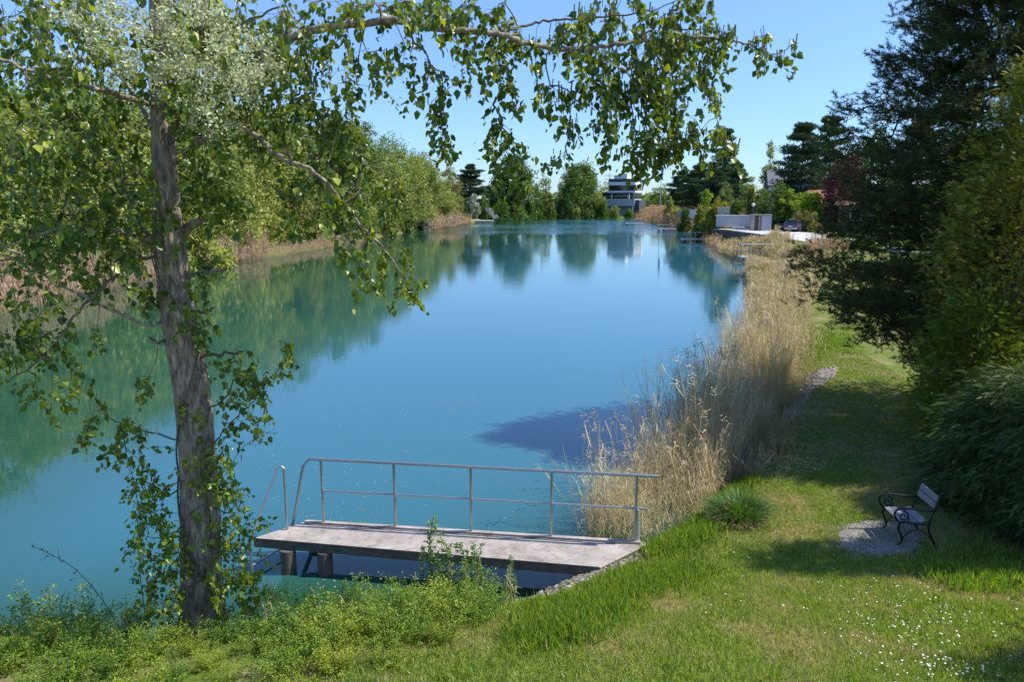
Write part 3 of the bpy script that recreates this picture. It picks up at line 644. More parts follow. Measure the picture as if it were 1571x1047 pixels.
def place(root, px, Y, z=None, rz=0.0, H0=1.0, top=None, wpx=None, W0=None, first=False, label=None, cat=None, group=None, base_z=None):
    """stand a tree where the photo has it: column px, distance Y; top = pixel row of its top"""
    x = XA(px, Y, 2); z = hz(x, Y) if base_z is None else base_z
    h = (ZA(top, Y) - z) if top is not None else H0
    s = h / H0; sx = s
    if wpx is not None: sx = (wpx / F * (Y * 1.0)) / W0
    if first:
        root.location = (x, Y, z - 0.05); root.rotation_euler = (0, 0, rz); root.scale = (sx, sx, s); o = root
    else: o = copy_tree(root, (x, Y, z - 0.05), rz, (sx, sx, s))
    tag(o, label, cat, group); 
    return o
class Proto:
    def __init__(s, root, H, W): s.r, s.H, s.W, s.used = root, H, W, False
    def put(s, px, Y, top, wpx=None, rz=0.0, label=None, cat='tree', group=None, name=None):
        o = place(s.r, px, Y, rz=rz, H0=s.H, top=top, wpx=wpx, W0=s.W, first=not s.used, label=label, cat=cat, group=group); 
        if name: o.name = name
        if not s.used:
            s.used = True; s.src = o
        elif group is None and 'group' in o: del o['group']
        return o
willows = [Proto(make_tree('bank_tree', 11 + i, 12, 8.5, 'willow_leaf', None, nclump=95, per=110, lsize=0.2, clr=0.085, base=0.06, flat=0.9, prof=lambda t: np.clip(np.sin(np.pi * np.clip(t * 0.93 + 0.04, 0, 1) ** 0.7), 0, 1) ** 0.5), 12, 8.5) for i in range(4)]
olives = [Proto(make_tree('bank_tree', 31, 11, 8, 'olive_leaf', None, nclump=80, per=110, lsize=0.22, clr=0.095, base=0.05), 11, 8)]
GW = 'pale green trees along the left bank'
LW = 'pale green tree in the long leafy row on the left bank'
shl = np.array([PZ(px, py)[:2] for px, py in SHORE_L])
rg = np.random.default_rng(3)
# (column, distance, top row) measured on the photograph, front row then back row
row = [(-60, 41, 95), (20, 46, 140), (75, 50, 130), (128, 52, 150), (175, 56, 120), (225, 60, 150), (275, 64, 125), (318, 68, 165), (362, 72, 140), (398, 80, 178), (436, 84, 165), (470, 92, 190), (502, 98, 182), (530, 108, 200), (556, 116, 190), (584, 124, 215), (606, 134, 218), (630, 146, 232), (650, 158, 242), (668, 170, 248)]
for i, (px, Y, top) in enumerate(row):
    x_need = px
    wpx = 8.5 / Y * F * (0.95 + 0.3 * rg.random())
    willows[i % 4].put(px, Y + 4, top + rg.integers(-6, 8), wpx, rz=rg.random() * 6, label=LW, cat='tree', group=GW)
for i, (px, Y, top) in enumerate([(0, 62, 110), (110, 70, 105), (200, 76, 118), (300, 82, 112), (340, 92, 150), (415, 100, 158), (455, 110, 150), (520, 122, 172), (545, 135, 180), (600, 150, 208), (640, 172, 226)]):
    willows[(i + 1) % 4].put(px, Y + 6, top, 9.5 / Y * F, rz=rg.random() * 6, label=LW, cat='tree', group=GW)
olives[0].put(688, 182, 252, 46, label='brownish olive tree at the far end of the left bank row', cat='tree')
olives[0].put(652, 178, 236, 44, rz=2, label='olive tinted tree second from the far end of the left bank row', cat='tree')
olives[0].put(455, 88, 225, 70, rz=4, label='olive brown tree among the green ones behind the reeds of the left bank', cat='tree')

shrubs = [Proto(make_tree('shrub', 41 + i, 2.4, 3.2, m_, None, nclump=36, per=110, lsize=0.15, clr=0.2, base=0.02, flat=0.8, prof=lambda t: np.cos(np.clip(t, 0, 1) * 1.45) ** 0.6, trunk_r=0.012), 2.4, 3.2) for i, m_ in enumerate(['round_leaf', 'willow_leaf', 'round_leaf'])]
for i, (px, Y, top, wd_) in enumerate([(10, 43, 330, 120), (90, 47, 345, 110), (170, 52, 330, 100), (240, 57, 335, 100), (310, 62, 325, 95), (345, 74, 318, 70), (400, 82, 325, 60), (440, 88, 322, 60), (480, 95, 318, 55), (520, 104, 322, 50), (555, 112, 315, 50), (590, 124, 312, 44), (620, 138, 308, 40), (648, 152, 306, 34), (680, 172, 303, 30), (705, 186, 300, 28)]):
    shrubs[(i * 2) % 3 if i % 2 else 1].put(px, Y, top, wd_, rz=i, label='low shrub at the foot of the tree row on the left bank', cat='shrub', group='shrubs under the left bank trees')
# far shore
pineA = Proto(make_pine('pine_tree', 51, 14, 11, per=150, lsize=0.42, nwh=9, nb=6, flat=0.16, prof=lambda t: np.sqrt(np.clip(1 - t ** 1.6, 0, 1)) * 0.95 + 0.1), 14, 11)
pineB = Proto(make_pine('pine_tree', 52, 14, 8.5, per=130, lsize=0.34, nwh=11, nb=5, flat=0.22, prof=lambda t: (1 - t) ** 0.6 * 0.85 + 0.15 + 0.12 * np.sin(t * 19)), 14, 8)
pineC = Proto(make_pine('pine_tree', 53, 14, 8, per=240, lsize=0.34, nwh=10, nb=6, flat=0.4, base=0.06, prof=lambda t: np.sin(np.pi * (0.15 + 0.8 * t)) ** 0.7), 14, 8)
rounds = [Proto(make_tree('garden_tree', 61 + i, 9, 7.5, 'round_leaf', None, nclump=85, per=120, lsize=0.2, clr=0.11, base=0.08), 9, 7.5) for i in range(2)]
tallr = Proto(make_tree('garden_tree', 64, 16, 10, 'round_leaf', None, nclump=140, per=130, lsize=0.3, clr=0.09, base=0.04, prof=lambda t: np.clip(np.sin(np.pi * np.clip(0.12 + t * 0.84, 0, 1)), 0, 1) ** 0.55), 16, 10)
loose = Proto(make_tree('garden_tree', 65, 10, 7, 'willow_leaf', None, nclump=70, per=80, lsize=0.22, clr=0.08, base=0.08), 10, 7)
pineA.put(722, 250 - 22, 254, 62, label='dark layered pine with flat boughs on the far shore left of the round tree', cat='pine tree')
tallr.put(787, 234, 230, 66, label='tallest dense round tree on the far shore beside the tiled roof house', cat='tree')
pineC.put(757, 232, 288, 34, label='squat black green conifer below the tall round tree on the far shore', cat='conifer')
loose.put(833, 250, 262, 32, label='pale loose tree between the two big trees on the far shore', cat='tree')
loose.put(862, 262, 268, 26, rz=2, label='thin pale tree peeping up left of the big green tree on the far shore', cat='tree')
tallr.put(889, 246, 245, 66, rz=2, label='broad dark green tree on the far shore left of the white building', cat='tree')
loose.put(928, 300, 279, 40, rz=1, label='pale tree low behind the far shore left of the white building', cat='tree')
for i, (px, top, w_, l_, Y) in enumerate([(700, 300, 24, 0, 222), (716, 302, 22, 2, 221), (742, 300, 20, 0, 224), (766, 314, 44, 0, 226), (795, 312, 32, 2, 228), (812, 308, 28, 0, 232), (828, 306, 28, 2, 236), (845, 312, 24, 0, 236), (860, 305, 28, 0, 242), (880, 290, 40, 1, 240), (905, 300, 36, 2, 240), (920, 298, 30, 1, 241), (926, 308, 22, 0, 238), (943, 318, 26, 1, 240), (966, 320, 24, 0, 242), (985, 321, 20, 1, 238)]):
    shrubs[l_].put(px, Y, top, w_, rz=i * 1.3, label='rounded shrub in the planting along the far shore', cat='shrub', group='shrubs along the far shore')
bl = Proto(make_tree('blossom_shrub', 71, 4, 4, 'blossom', None, nclump=40, per=90, lsize=0.2, clr=0.12, base=0.05), 4, 4)
bl.put(727, 220, 294, 22, label='pale blossoming shrub below the layered pine on the far shore', cat='shrub')
bl.put(655, 148, 322, 16, rz=2, label='white blossoming shrub low among the left bank trees', cat='shrub')
# belt of woods behind everything
def far_wood():
    rng = np.random.default_rng(8); n = 26000; x = rng.uniform(-420, 520, n); y = 520 + 60 * rng.random(n) + 0.0006 * x * x
    h = 8 + 2.5 * np.sin(x * 0.05) + 2 * np.sin(x * 0.13 + 1) + 1.5 * np.sin(x * 0.31)
    z = 1.5 + rng.random(n) ** 0.6 * h; P = np.stack([x, y, z], 1)
    V, Fc, r_ = scatter(CARD_V, CARD_F, P, rng.normal(size=(n, 3)), 2.2 * (0.6 + rng.random(n)), rng, up=upish(n, rng, 1.0))
    tag(obj('far_woodland', mesh_np('far_woodland', V, Fc, r_), M['willow_leaf']), kind='stuff')
far_wood()

# right bank, from far to near
pineC.put(1045, 190, 262, 44, rz=1, label='dark bushy pine at the left end of the right bank garden group', cat='pine tree')
pineC.put(1070, 172, 252, 50, rz=2, label='dark bushy pine second from the left in the right bank garden group', cat='pine tree')
pineB.put(1107, 160, 196, 60, label='tall slender dark pine rising above the golden hedge', cat='pine tree')
pineC.put(1098, 150, 262, 46, rz=4, label='dark pine standing in front of the tall slender pine', cat='pine tree')
pineC.put(1128, 152, 250, 40, rz=5, label='dark pine filling the gap right of the tall slender pine', cat='pine tree')
loose.put(1018, 330, 282, 50, rz=3, label='faint rounded tree far behind the flagpole', cat='tree')
loose.put(1150, 136, 272, 44, rz=3, label='light green tree left of the narrow pointed conifer', cat='tree')
conl = Proto(make_tree('larch_tree', 74, 12, 5, 'willow_leaf', None, nclump=90, per=80, lsize=0.2, clr=0.05, base=0.06, prof=lambda t: (1 - t) ** 0.7 + 0.08, k_up=0.2), 12, 5)
conl.put(1177, 128, 214, 44, label='narrow pointed light green conifer left of the black pine', cat='conifer')
pineB.put(1224, 105, 187, 86, rz=1, label='large black pine with open layered boughs behind the grey roof', cat='pine tree')
pineB.put(1262, 112, 176, 70, rz=3, label='black pine right of the large layered one behind the red leaved tree', cat='pine tree')
redt = Proto(make_tree('plum_tree', 75, 8, 6.5, 'red_leaf', None, nclump=90, per=110, lsize=0.17, clr=0.09, base=0.2, prof=lambda t: np.sin(np.pi * (0.12 + 0.8 * t)) ** 0.6), 8, 6.5)
redt.put(1290, 96, 236, 68, label='dark red leaved plum tree beside the brick gable', cat='tree')
umb = Proto(make_tree('maple_tree', 76, 3.6, 6.0, 'bright_leaf', None, nclump=80, per=110, lsize=0.13, clr=0.11, base=0.45, flat=0.5, prof=lambda t: np.cos(np.clip(t, 0, 1) * 1.5) ** 0.5, trunk_r=0.03), 3.6, 6.0)
umb.put(1222, 99, 288, 84, label='low spreading bright green tree with flat crown above the parked cars', cat='tree')
rounds[0].put(1190, 100, 275, 56, label='fresh green tree beside the gate post and grey wall', cat='tree')
rounds[1].put(1146, 140, 285, 36, rz=1, label='green garden tree behind the pergola', cat='tree')
gold = Proto(make_tree('golden_hedge', 77, 2.6, 4.2, 'gold_leaf', None, nclump=40, per=110, lsize=0.13, clr=0.16, base=0.35, flat=0.6, prof=lambda t: np.cos(np.clip(t, 0, 1) * 1.3) ** 0.5), 2.6, 4.2)
gold.put(1106, 103, 305, 36, label='golden yellow clipped shrub above the pale garden wall', cat='shrub')
thj = Proto(make_tree('thuja_bush', 78, 3.0, 2.2, 'thuja', None, nclump=45, per=140, lsize=0.14, clr=0.14, base=0.02, prof=lambda t: np.sin(np.pi * (0.25 + 0.68 * t)) ** 0.6), 3.0, 2.2)
thj.put(1093, 104, 314, 30, label='dark rounded thuja at the left end of the pale garden wall', cat='shrub')
thj.put(1074, 108, 312, 22, rz=2, label='yellow green upright thuja left of the dark rounded one', cat='shrub')
thj.put(1150, 108, 284, 14, rz=1, label='slim dark columnar thuja by the lamp post', cat='shrub')
brightc = Proto(make_tree('cypress', 79, 5, 3, 'bright_leaf', None, nclump=50, per=110, lsize=0.15, clr=0.1, base=0.03, prof=lambda t: (1 - t) ** 0.6 + 0.1), 5, 3)
brightc.put(1083, 118, 290, 30, label='bright green cypress behind the golden shrub', cat='conifer')
loose.put(1112, 128, 280, 40, rz=5, label='thin yellowish tree just behind the golden shrub', cat='tree')
for i, (px, Y, top, w_, l_) in enumerate([(1036, 168, 318, 24, 1), (1052, 140, 320, 24, 0), (1028, 180, 305, 22, 1), (1168, 100, 318, 34, 0), (1200, 100, 318, 30, 2), (1130, 118, 306, 40, 0), (1245, 100, 300, 50, 0), (1280, 100, 300, 60, 2), (1320, 96, 290, 80, 0), (1370, 92, 280, 90, 2), (1430, 90, 280, 100, 0), (1500, 88, 276, 110, 2)]):
    shrubs[l_].put(px, Y, top, w_, rz=i * 1.7, label='green garden shrub behind the road on the right bank', cat='shrub', group='garden shrubs on the right bank')
mound = Proto(make_tree('ivy_mound', 80, 2.0, 5.0, 'olive_leaf', None, nclump=46, per=130, lsize=0.12, clr=0.2, base=0.0, flat=0.7, prof=lambda t: np.cos(np.clip(t, 0, 1) * 1.4) ** 0.6), 2.0, 5.0)
mound.put(1236, 93, 323, 60, label='olive brown rounded hedge between the parked cars', cat='hedge')
for i, (px, Y, top) in enumerate([(1330, 120, 190), (1400, 115, 180), (1480, 110, 190), (1560, 105, 180), (1650, 100, 190)]):
    [rounds[0], pineB, tallr][i % 3].put(px, Y, top, 90, rz=i, label='tall garden tree glimpsed through the near pine', cat='tree', group='garden trees behind the near pine')

# ------------------------------------------------------------------ road, walls, houses, cars
ROADZ = 1.93
road_up = [(1062, 343.5), (1110, 346), (1150, 345), (1183, 353), (1240, 357), (1290, 361), (1420, 368), (1700, 380)]
road_lo = [(1700, 408), (1420, 389), (1277, 377), (1240, 371.5), (1180, 361), (1120, 353), (1080, 349.5)]
rp = [PZ(px, py, ROADZ)[:2] for px, py in road_up + road_lo]
mb = MB(); mb.prism([tuple(p) for p in rp], ROADZ - 0.12, ROADZ); tag(mb.build('road', M['road']), kind='structure')
lo = [PZ(px, py, ROADZ)[:2] for px, py in road_lo]
mb = MB()
for p, q in zip(lo[:-1], lo[1:]):
    d = nrm(q - p); nn = np.array([-d[1], d[0]]) * 0.15
    for s in (1,):
        mb.add([(*(p), -0.4), (*(q), -0.4), (*(q + nn), -0.4), (*(p + nn), -0.4), (*(p), ROADZ - 0.13), (*(q), ROADZ - 0.13), (*(q + nn), ROADZ - 0.13), (*(p + nn), ROADZ - 0.13)], [(0, 3, 2, 1), (4, 5, 6, 7), (0, 1, 5, 4), (1, 2, 6, 5), (2, 3, 7, 6), (3, 0, 4, 7)])
tag(mb.build('quay_wall', M['concrete_dark']), 'dark retaining wall holding up the pale road above the reeds', 'wall')

def facing(x, y, extra=0.0):
    """rotation so that local -y looks back to the lake mouth"""
    return -math.atan2(x, y) + extra
# modern building on the far shore
Yb = 250.0; zb = 1.5
xc = XA(973, Yb, 5)
mbld = empty('lakeside_building', (xc, Yb, zb), R(-25), 'modern three storey building with white bands and dark glass on the far shore', 'building')
zr = lambda row: ZA(row, Yb) - zb
LW_, RW_ = 9.0, 11.0
def lbox(x0, x1, y0, y1, z0, z1): m_ = MB(); m_.box(((x0 + x1) / 2, (y0 + y1) / 2, (z0 + z1) / 2), (x1 - x0, y1 - y0, z1 - z0)); return m_
z_t, z_a, z_b, z_c, z_d, z_e, z_f = zr(274), zr(279), zr(284), zr(292.5), zr(295.5), zr(305), zr(316)
lbox(-LW_, -0.1, 0.15, RW_ - .15, z_a, z_t).build('parapet', M['dark_panel'], mbld, True)
lbox(-LW_ - .35, 0.25, -0.2, RW_ + .1, z_b, z_a - .004).build('upper_band', M['white'], mbld, True)
lbox(-LW_ + .1, -0.1, 0.12, RW_ - .12, z_c, z_b - .004).build('upper_glazing', M['glass'], mbld, True)
lbox(-LW_ - .3, 0.35, -.1, RW_ + .2, z_d, z_c - .004).build('middle_band', M['white'], mbld, True)
for k in range(5): lbox(-0.09, 0.12, 1.5 + k * 2.1, 1.5 + k * 2.1 + 0.7, z_c + .004, z_b - .01).build('window_panel', M['grey_panel'], mbld, True)
lbox(-LW_ - 2.2, -0.3, 0.1, RW_ - .3, z_e, z_d - .004).build('lower_glazing', M['glass'], mbld, True)
lbox(-LW_ - .3, 0.1, -2.2, 0.02, z_d - 0.5, z_d - .1).build('canopy', M['dark_panel'], mbld, True)
mb = MB(); mb.tube([(-1.2, -2.0, z_e), (-1.2, -2.0, z_d - .5)], 0.22, 10); mb.build('column', M['white'], mbld, True)
mb = MB(); mb.tube([(-7.2, -2.0, z_e), (-7.2, -2.0, z_d - .5)], 0.16, 10); mb.build('column', M['white'], mbld, True)
lbox(-LW_ - 2.6, 1.0, -3.2, 0.0, z_f, z_e - .05).build('terrace', M['grey_panel'], mbld, True)
lbox(-LW_ - 1, -0.2, .2, RW_ - 1, -1, z_e - .05).build('base_wall', M['grey_panel'], mbld, True)
lbox(0.2, 2.4, -2.6, 5, -1.5, z_e - 0.4).build('stair_wall', M['dark_panel'], mbld, True)
for x in (-6.6, 0.4): mb = MB(); mb.box((x, -2.9, (z_f - 2) / 2), (0.35, 0.35, z_f + 2 - .01)); mb.build('terrace_column', M['white'], mbld, True)
for x in range(7): mb = MB(); mb.tube([(-LW_ - 2.5 + x * 2, -3.1, z_e - .05), (-LW_ - 2.5 + x * 2, -3.1, z_e + 0.9)], 0.04, 5); mb.build('railing_post', M['steel'], mbld, True)
mb = MB(); mb.tube([(-LW_ - 2.5, -3.1, z_e + .9), (0.9, -3.1, z_e + .9)], 0.05, 5); mb.build('railing', M['steel'], mbld, True)
ph_ = lbox(-LW_ + 1.2, -4.6, 2, 6, z_t + .004, zr(268)).build('penthouse', M['white'], mbld, True)
lbox(-LW_ + 2.8, -3.0, 1.2, 5.2, z_t + .004, zr(266)).build('penthouse', M['white'], mbld, True)
mb = MB(); mb.tube([(-LW_ + 2.5, 0.6, z_c), (-LW_ + 2.5, 0.6, z_t + .8)], 0.06, 6); mb.build('antenna_mast', M['steel'], mbld, True)

def house(px, Y, w, d, hw, hr, name, label, wall='white', roof='roof_grey', extra=0.0, base=None, hip=False, wins=3):
    x = XA(px, Y, 3); z = hz(x, Y) if base is None else base
    r_ = empty(name, (x, Y, z), facing(x, Y, extra), label, 'house')
    lbox(-w / 2, w / 2, 0, d, -.3, hw).build('wall', M[wall], r_, True)
    o_ = 0.45; mb = MB()
    if hip: rid = [(-w / 2 + d * .45, d / 2, hw + hr), (w / 2 - d * .45, d / 2, hw + hr)]
    else: rid = [(-w / 2 - o_, d / 2, hw + hr), (w / 2 + o_, d / 2, hw + hr)]
    ev = [(-w / 2 - o_, -o_, hw - .05), (w / 2 + o_, -o_, hw - .05), (w / 2 + o_, d + o_, hw - .05), (-w / 2 - o_, d + o_, hw - .05)]
    low = [(a, b, c - .15) for a, b, c in ev]
    mb.add(ev + rid + low, [(0, 1, 5, 4), (2, 3, 4, 5), (1, 2, 5), (3, 0, 4), (6, 9, 8, 7), (0, 6, 7, 1), (1, 7, 8, 2), (2, 8, 9, 3), (3, 9, 6, 0)])
    rf = mb.build('roof', M[roof], r_, True)
    mb = MB(); mb.box((w * .2, d * .45, hw + hr + .2), (.7, .6, 1.1)); mb.build('chimney', M['brick'], rf, True)
    for k in range(wins):
        cx = -w / 2 + (k + .5) * w / wins
        f = lbox(cx - .65, cx + .65, -.06, 0.02, hw * .42, hw * .84).build('window', M['white'], r_, True)
        lbox(cx - .55, cx + .55, -.09, -.05, hw * .45, hw * .81).build('pane', M['glass'], f, True)
    return r_
house(817, 262, 8.5, 7, 3.6, 3.0, 'bungalow', 'low grey tiled roof house on the far shore right of the tall round tree', 'grey_panel', hip=True, base=2.4)
house(1224, 122, 9.0, 8, 6.4, 2.6, 'house', 'white house with grey pitched roof behind the black pine', 'white', extra=0.12, wins=3)
house(1245, 110, 7.0, 6, 4.6, 2.0, 'house', 'lower grey roofed wing right of the black pine trunk', 'white', extra=0.1)
house(1263, 100, 3.6, 4, 4.3, 1.0, 'outbuilding', 'small red brick outbuilding below the plum tree', 'brick', 'roof_red', wins=1)
house(1312, 92, 4.0, 3, 3.4, .5, 'shed', 'brown flat roofed shed right of the plum tree', 'wood_dark', 'roof_red', wins=1)

def pbox(px0, px1, row0, row1, Y, depth, name, mat, label, cat, top_only=False, parent=None):
    """an upright wall piece between two columns and two rows at distance Y"""
    x0, x1 = XA(px0, Y, 2), XA(px1, Y, 2); z0, z1 = ZA(row1, Y), ZA(row0, Y)
    mb = MB(); mb.box(((x0 + x1) / 2, Y + depth / 2, (z0 + z1) / 2), (x1 - x0, depth, z1 - z0)); o = mb.build(name, M[mat], parent)
    if parent is None: tag(o, label, cat)
    return o
gw = empty('garden_wall', (XA(1124, 99, 2), 99, 1.9), 0, 'pale grey concrete garden wall with planter and coping below the golden shrub', 'wall')
pbox(1099, 1150, 331.5, 348, 99, 0.4, 'wall_panel', 'pale_wall', None, None, parent=gw)
pbox(1098, 1151, 330, 331.4, 98.9, 0.6, 'coping', 'white', None, None, parent=gw)
pbox(1134, 1141, 326, 329.9, 99.1, 0.4, 'planter', 'terracotta', None, None, parent=gw)
fn = empty('timber_screen', (XA(1108, 100.5, 2), 100.5, 1.9), 0, 'grey weathered timber screen standing behind the pale garden wall', 'fence')
for k in range(7): pbox(1100 + k * 2.6, 1102.2 + k * 2.6, 317, 333, 100.5, 0.06, 'board', 'wood_pale', None, None, parent=fn)
pbox(1099, 1119, 319, 320, 100.42, 0.05, 'rail', 'wood_pale', None, None, parent=fn)
gt = empty('gate_block', (XA(1167, 95, 2), 95, 1.9), 0, 'grey gate block with stone pillar, dark door and brick strip beside the road', 'gate')
pbox(1151, 1157, 330, 353.5, 95, 0.5, 'pillar', 'concrete', None, None, parent=gt)
dr = pbox(1157.2, 1163, 332, 354, 95.1, 0.15, 'door', 'dark_panel', None, None, parent=gt)
pbox(1163.2, 1164.7, 331, 354, 95, 0.4, 'post', 'concrete', None, None, parent=gt)
pbox(1164.9, 1168, 331, 354, 95.05, 0.4, 'brick_strip', 'brick', None, None, parent=gt)
pbox(1168.2, 1183, 331, 354.5, 94.9, 0.5, 'panel', 'grey_panel', None, None, parent=gt)
pbox(1150.5, 1183.5, 328.8, 330.8, 94.8, 0.8, 'coping', 'concrete', None, None, parent=gt)
lp = empty('street_lamp', (XA(1153, 97, 2), 97, 1.9), 0, 'thin dark lamp post with a pale head beside the gate block', 'lamp')
xl = XA(1153.5, 97, 2)
mb = MB(); mb.tube([(xl, 97, 1.8), (xl, 97, ZA(317, 97))], 0.09, 8); mb.build('pole', M['dark_panel'], lp)
mb = MB(); mb.tube([(xl, 97, ZA(317, 97)), (xl, 97, ZA(315, 97)), (xl, 97, ZA(312.5, 97)), (xl, 97, ZA(311.5, 97))], [0.08, 0.22, 0.2, 0.05], 10); mb.build('lamp_head', M['white'], lp)
ww = empty('white_wall', (XA(1060, 150, 2), 150, 1.6), 0, 'white garden wall panels far along the right bank', 'wall')
pbox(1054, 1067, 322, 335, 140, 0.3, 'wall_panel', 'white', None, None, parent=ww)
pbox(1040, 1052, 323, 331, 142, 0.3, 'wall_panel', 'grey_panel', None, None, parent=ww)
pg = empty('pergola', (XA(1140, 121, 2), 121, 1.9), 0, 'dark timber pergola in the garden behind the hedge', 'pergola')
for px in (1130, 1141, 1149): pbox(px, px + 1, 300, 318, 121, 0.15, 'post', 'wood_dark', None, None, parent=pg)
pbox(1128, 1152, 297.5, 300, 120.8, 2.0, 'beam', 'wood_dark', None, None, parent=pg)
# small white summer house and steps on the far shore
sh = empty('summer_house', (XA(745, 224, 2), 224, 1.2), 0, 'small white summer house with posts above steps on the far shore', 'pavilion')
pbox(740, 750, 304, 306, 224, 2.5, 'roof', 'white', None, None, parent=sh)
for px in (741, 745, 748.5): pbox(px, px + .7, 306, 317, 224.2, 0.15, 'post', 'white', None, None, parent=sh)
pbox(740, 750, 317, 318.5, 224, 2.2, 'floor', 'white', None, None, parent=sh)
st = empty('garden_steps', (XA(754, 215, 1), 215, 0.3), 0, 'grey steps going down from the summer house to the far shore', 'steps')
for k in range(7):
    Yk = 222 - k * 1.6; pbox(744 + k * 2.0, 753 + k * 2.0, 319 + k * 2.1, 323 + k * 2.1, Yk, 1.55, 'step', 'wood_pale', None, None, parent=st)
# pontoons and a boat at the far left
def slab(px0, px1, row, Y, h, name, label, cat, mat='white', depth=2.2):
    x0, x1 = XA(px0, Y, .3), XA(px1, Y, .3); r_ = empty(name, ((x0 + x1) / 2, Y, 0), 0, label, cat)
    mb = MB(); mb.box(((x0 + x1) / 2, Y + depth / 2, h - .06), (x1 - x0, depth, .12), bev=.03); mb.build('deck', M[mat], r_)
    mb = MB(); mb.box(((x0 + x1) / 2, Y + depth / 2, h / 2 - .1), (x1 - x0 - .3, depth - .3, h - .05)); mb.build('float', M['pale_wall'], r_)
    return r_
slab(726, 757, 338, PZ(740, 340.2)[1], .35, 'floating_pontoon', 'low white pontoon nearest the left bank reeds on the far shore', 'pontoon')
slab(768, 806, 337, PZ(790, 337.6)[1], .45, 'floating_pontoon', 'long white pontoon with a small white post at its end on the far shore', 'pontoon')
bx_ = XA(770, PZ(790, 337.5)[1], .5); byy = PZ(790, 337.5)[1]
mb = MB(); mb.tube([(bx_, byy + .4, .4), (bx_, byy + .4, 1.3)], .22, 8); mb.build('mooring_post', M['white'], bpy.data.objects['floating_pontoon.001'])
def rowboat(px, Y, L, label):
    x = XA(px, Y, .2); r_ = empty('rowing_boat', (x, Y, 0), R(8), label, 'boat'); mb = MB(); sts = []
    for t in np.linspace(0, 1, 9):
        hw = .62 * math.sin(math.pi * (0.12 + .8 * t)) ** .6 * (1 - .5 * t ** 3); sh_ = .35 + .25 * t ** 2; xx = (t - .5) * L
        sts.append([(xx, -hw, sh_), (xx, -hw * .7, .0), (xx, 0, -.12), (xx, hw * .7, 0), (xx, hw, sh_), (xx, hw - .05, sh_), (xx, 0, .1), (xx, -hw + .05, sh_)])
    V = [p for s_ in sts for p in s_]; f = [(k * 8 + i, k * 8 + (i + 1) % 8, k * 8 + 8 + (i + 1) % 8, k * 8 + 8 + i) for k in range(8) for i in range(8)] + [tuple(range(8)), tuple(range(64, 72))]
    mb.add(V, f); mb.build('hull', M['white'], r_, True)
    mb = MB(); mb.box((-.2, 0, .3), (.25, .9, .04)); mb.box((.8, 0, .32), (.22, .8, .04)); mb.build('thwart', M['wood_pale'], r_, True)
rowboat(815, PZ(815, 337)[1], 3.2, 'small white boat moored at the right end of the long white pontoon')

def small_jetty(px0, px1, row, rails, label, posts_px, ladder=True, dz=.5, slope=0.0, deckw=1.4):
    Y = PZ((px0 + px1) / 2, row, dz)[1]; x0, x1 = XA(px0, Y, dz), XA(px1, Y, dz)
    r_ = empty('small_jetty', ((x0 + x1) / 2, Y, 0), 0, label, 'jetty')
    mb = MB(); mb.box(((x0 + x1) / 2 + .5, Y + deckw / 2, dz - .09), (x1 - x0 + 1.0, deckw, .18), bev=.02); mb.build('deck', M['pale_wall'], r_)
    for f in (0.12, 0.5): mb = MB(); mb.tube([(x0 + (x1 - x0) * f, Y + deckw / 2, -1), (x0 + (x1 - x0) * f, Y + deckw / 2, dz - .19)], .13, 10); mb.build('pile', M['concrete_dark'], r_)
    zt = ZA(rails[0], Y)
    for px in posts_px: x = XA(px, Y, 1); mb = MB(); mb.tube([(x, Y + .08, dz), (x, Y + .08, zt)], .055, 6); mb.build('railing_post', M['pole_grey'], r_)
    for rr in rails: mb = MB(); z = ZA(rr, Y); mb.tube([(XA(posts_px[0], Y, 1), Y + .08, z), (XA(posts_px[-1], Y, 1) + .5, Y + .08, z)], .05, 6); mb.build('rail', M['pole_grey'], r_)
    if ladder:
        mb = MB()
        for dy in (0.3, .8): mb.tube([(x0 - .05, Y + dy, zt), (x0 - .25, Y + dy, dz), (x0 - .75, Y + dy, dz - .45), (x0 - .3, Y + dy, -.4)], .03, 6)
        for z in (.1, -.15): mb.tube([(x0 - .5, Y + .3, z), (x0 - .5, Y + .8, z)], .025, 6)
        mb.build('ladder', M['dark_panel'], r_)
    return r_
small_jetty(1137, 1192, 394, (375, 386), 'small railed jetty among the pale reeds below the road', (1137, 1150, 1192))
j1 = small_jetty(1047, 1097, 366.5, (357,), 'small jetty with pale mooring posts left of the pale reeds', (1056, 1067, 1090))
small_jetty(960, 982, 342.5, (336.5, 340), 'farthest small jetty beside the rusty reeds on the right bank', (968, 977, 982))
small_jetty(1009, 1030, 351, (345, 349), 'small jetty half hidden in the rusty reeds right of the farthest one', (1009, 1018, 1028), ladder=False)
Yj = j1.location.y
xb = XA(1097, Yj, .3); mb = MB(); mb.tube([(xb + .3 * math.cos(a), Yj - .25, .35 + .3 * math.sin(a)) for a in np.linspace(0, 2 * math.pi, 17)], .1, 8, cap=False)
tag(mb.build('life_ring', M['white']), 'white life ring hanging at the shore end of the small jetty', 'life ring')

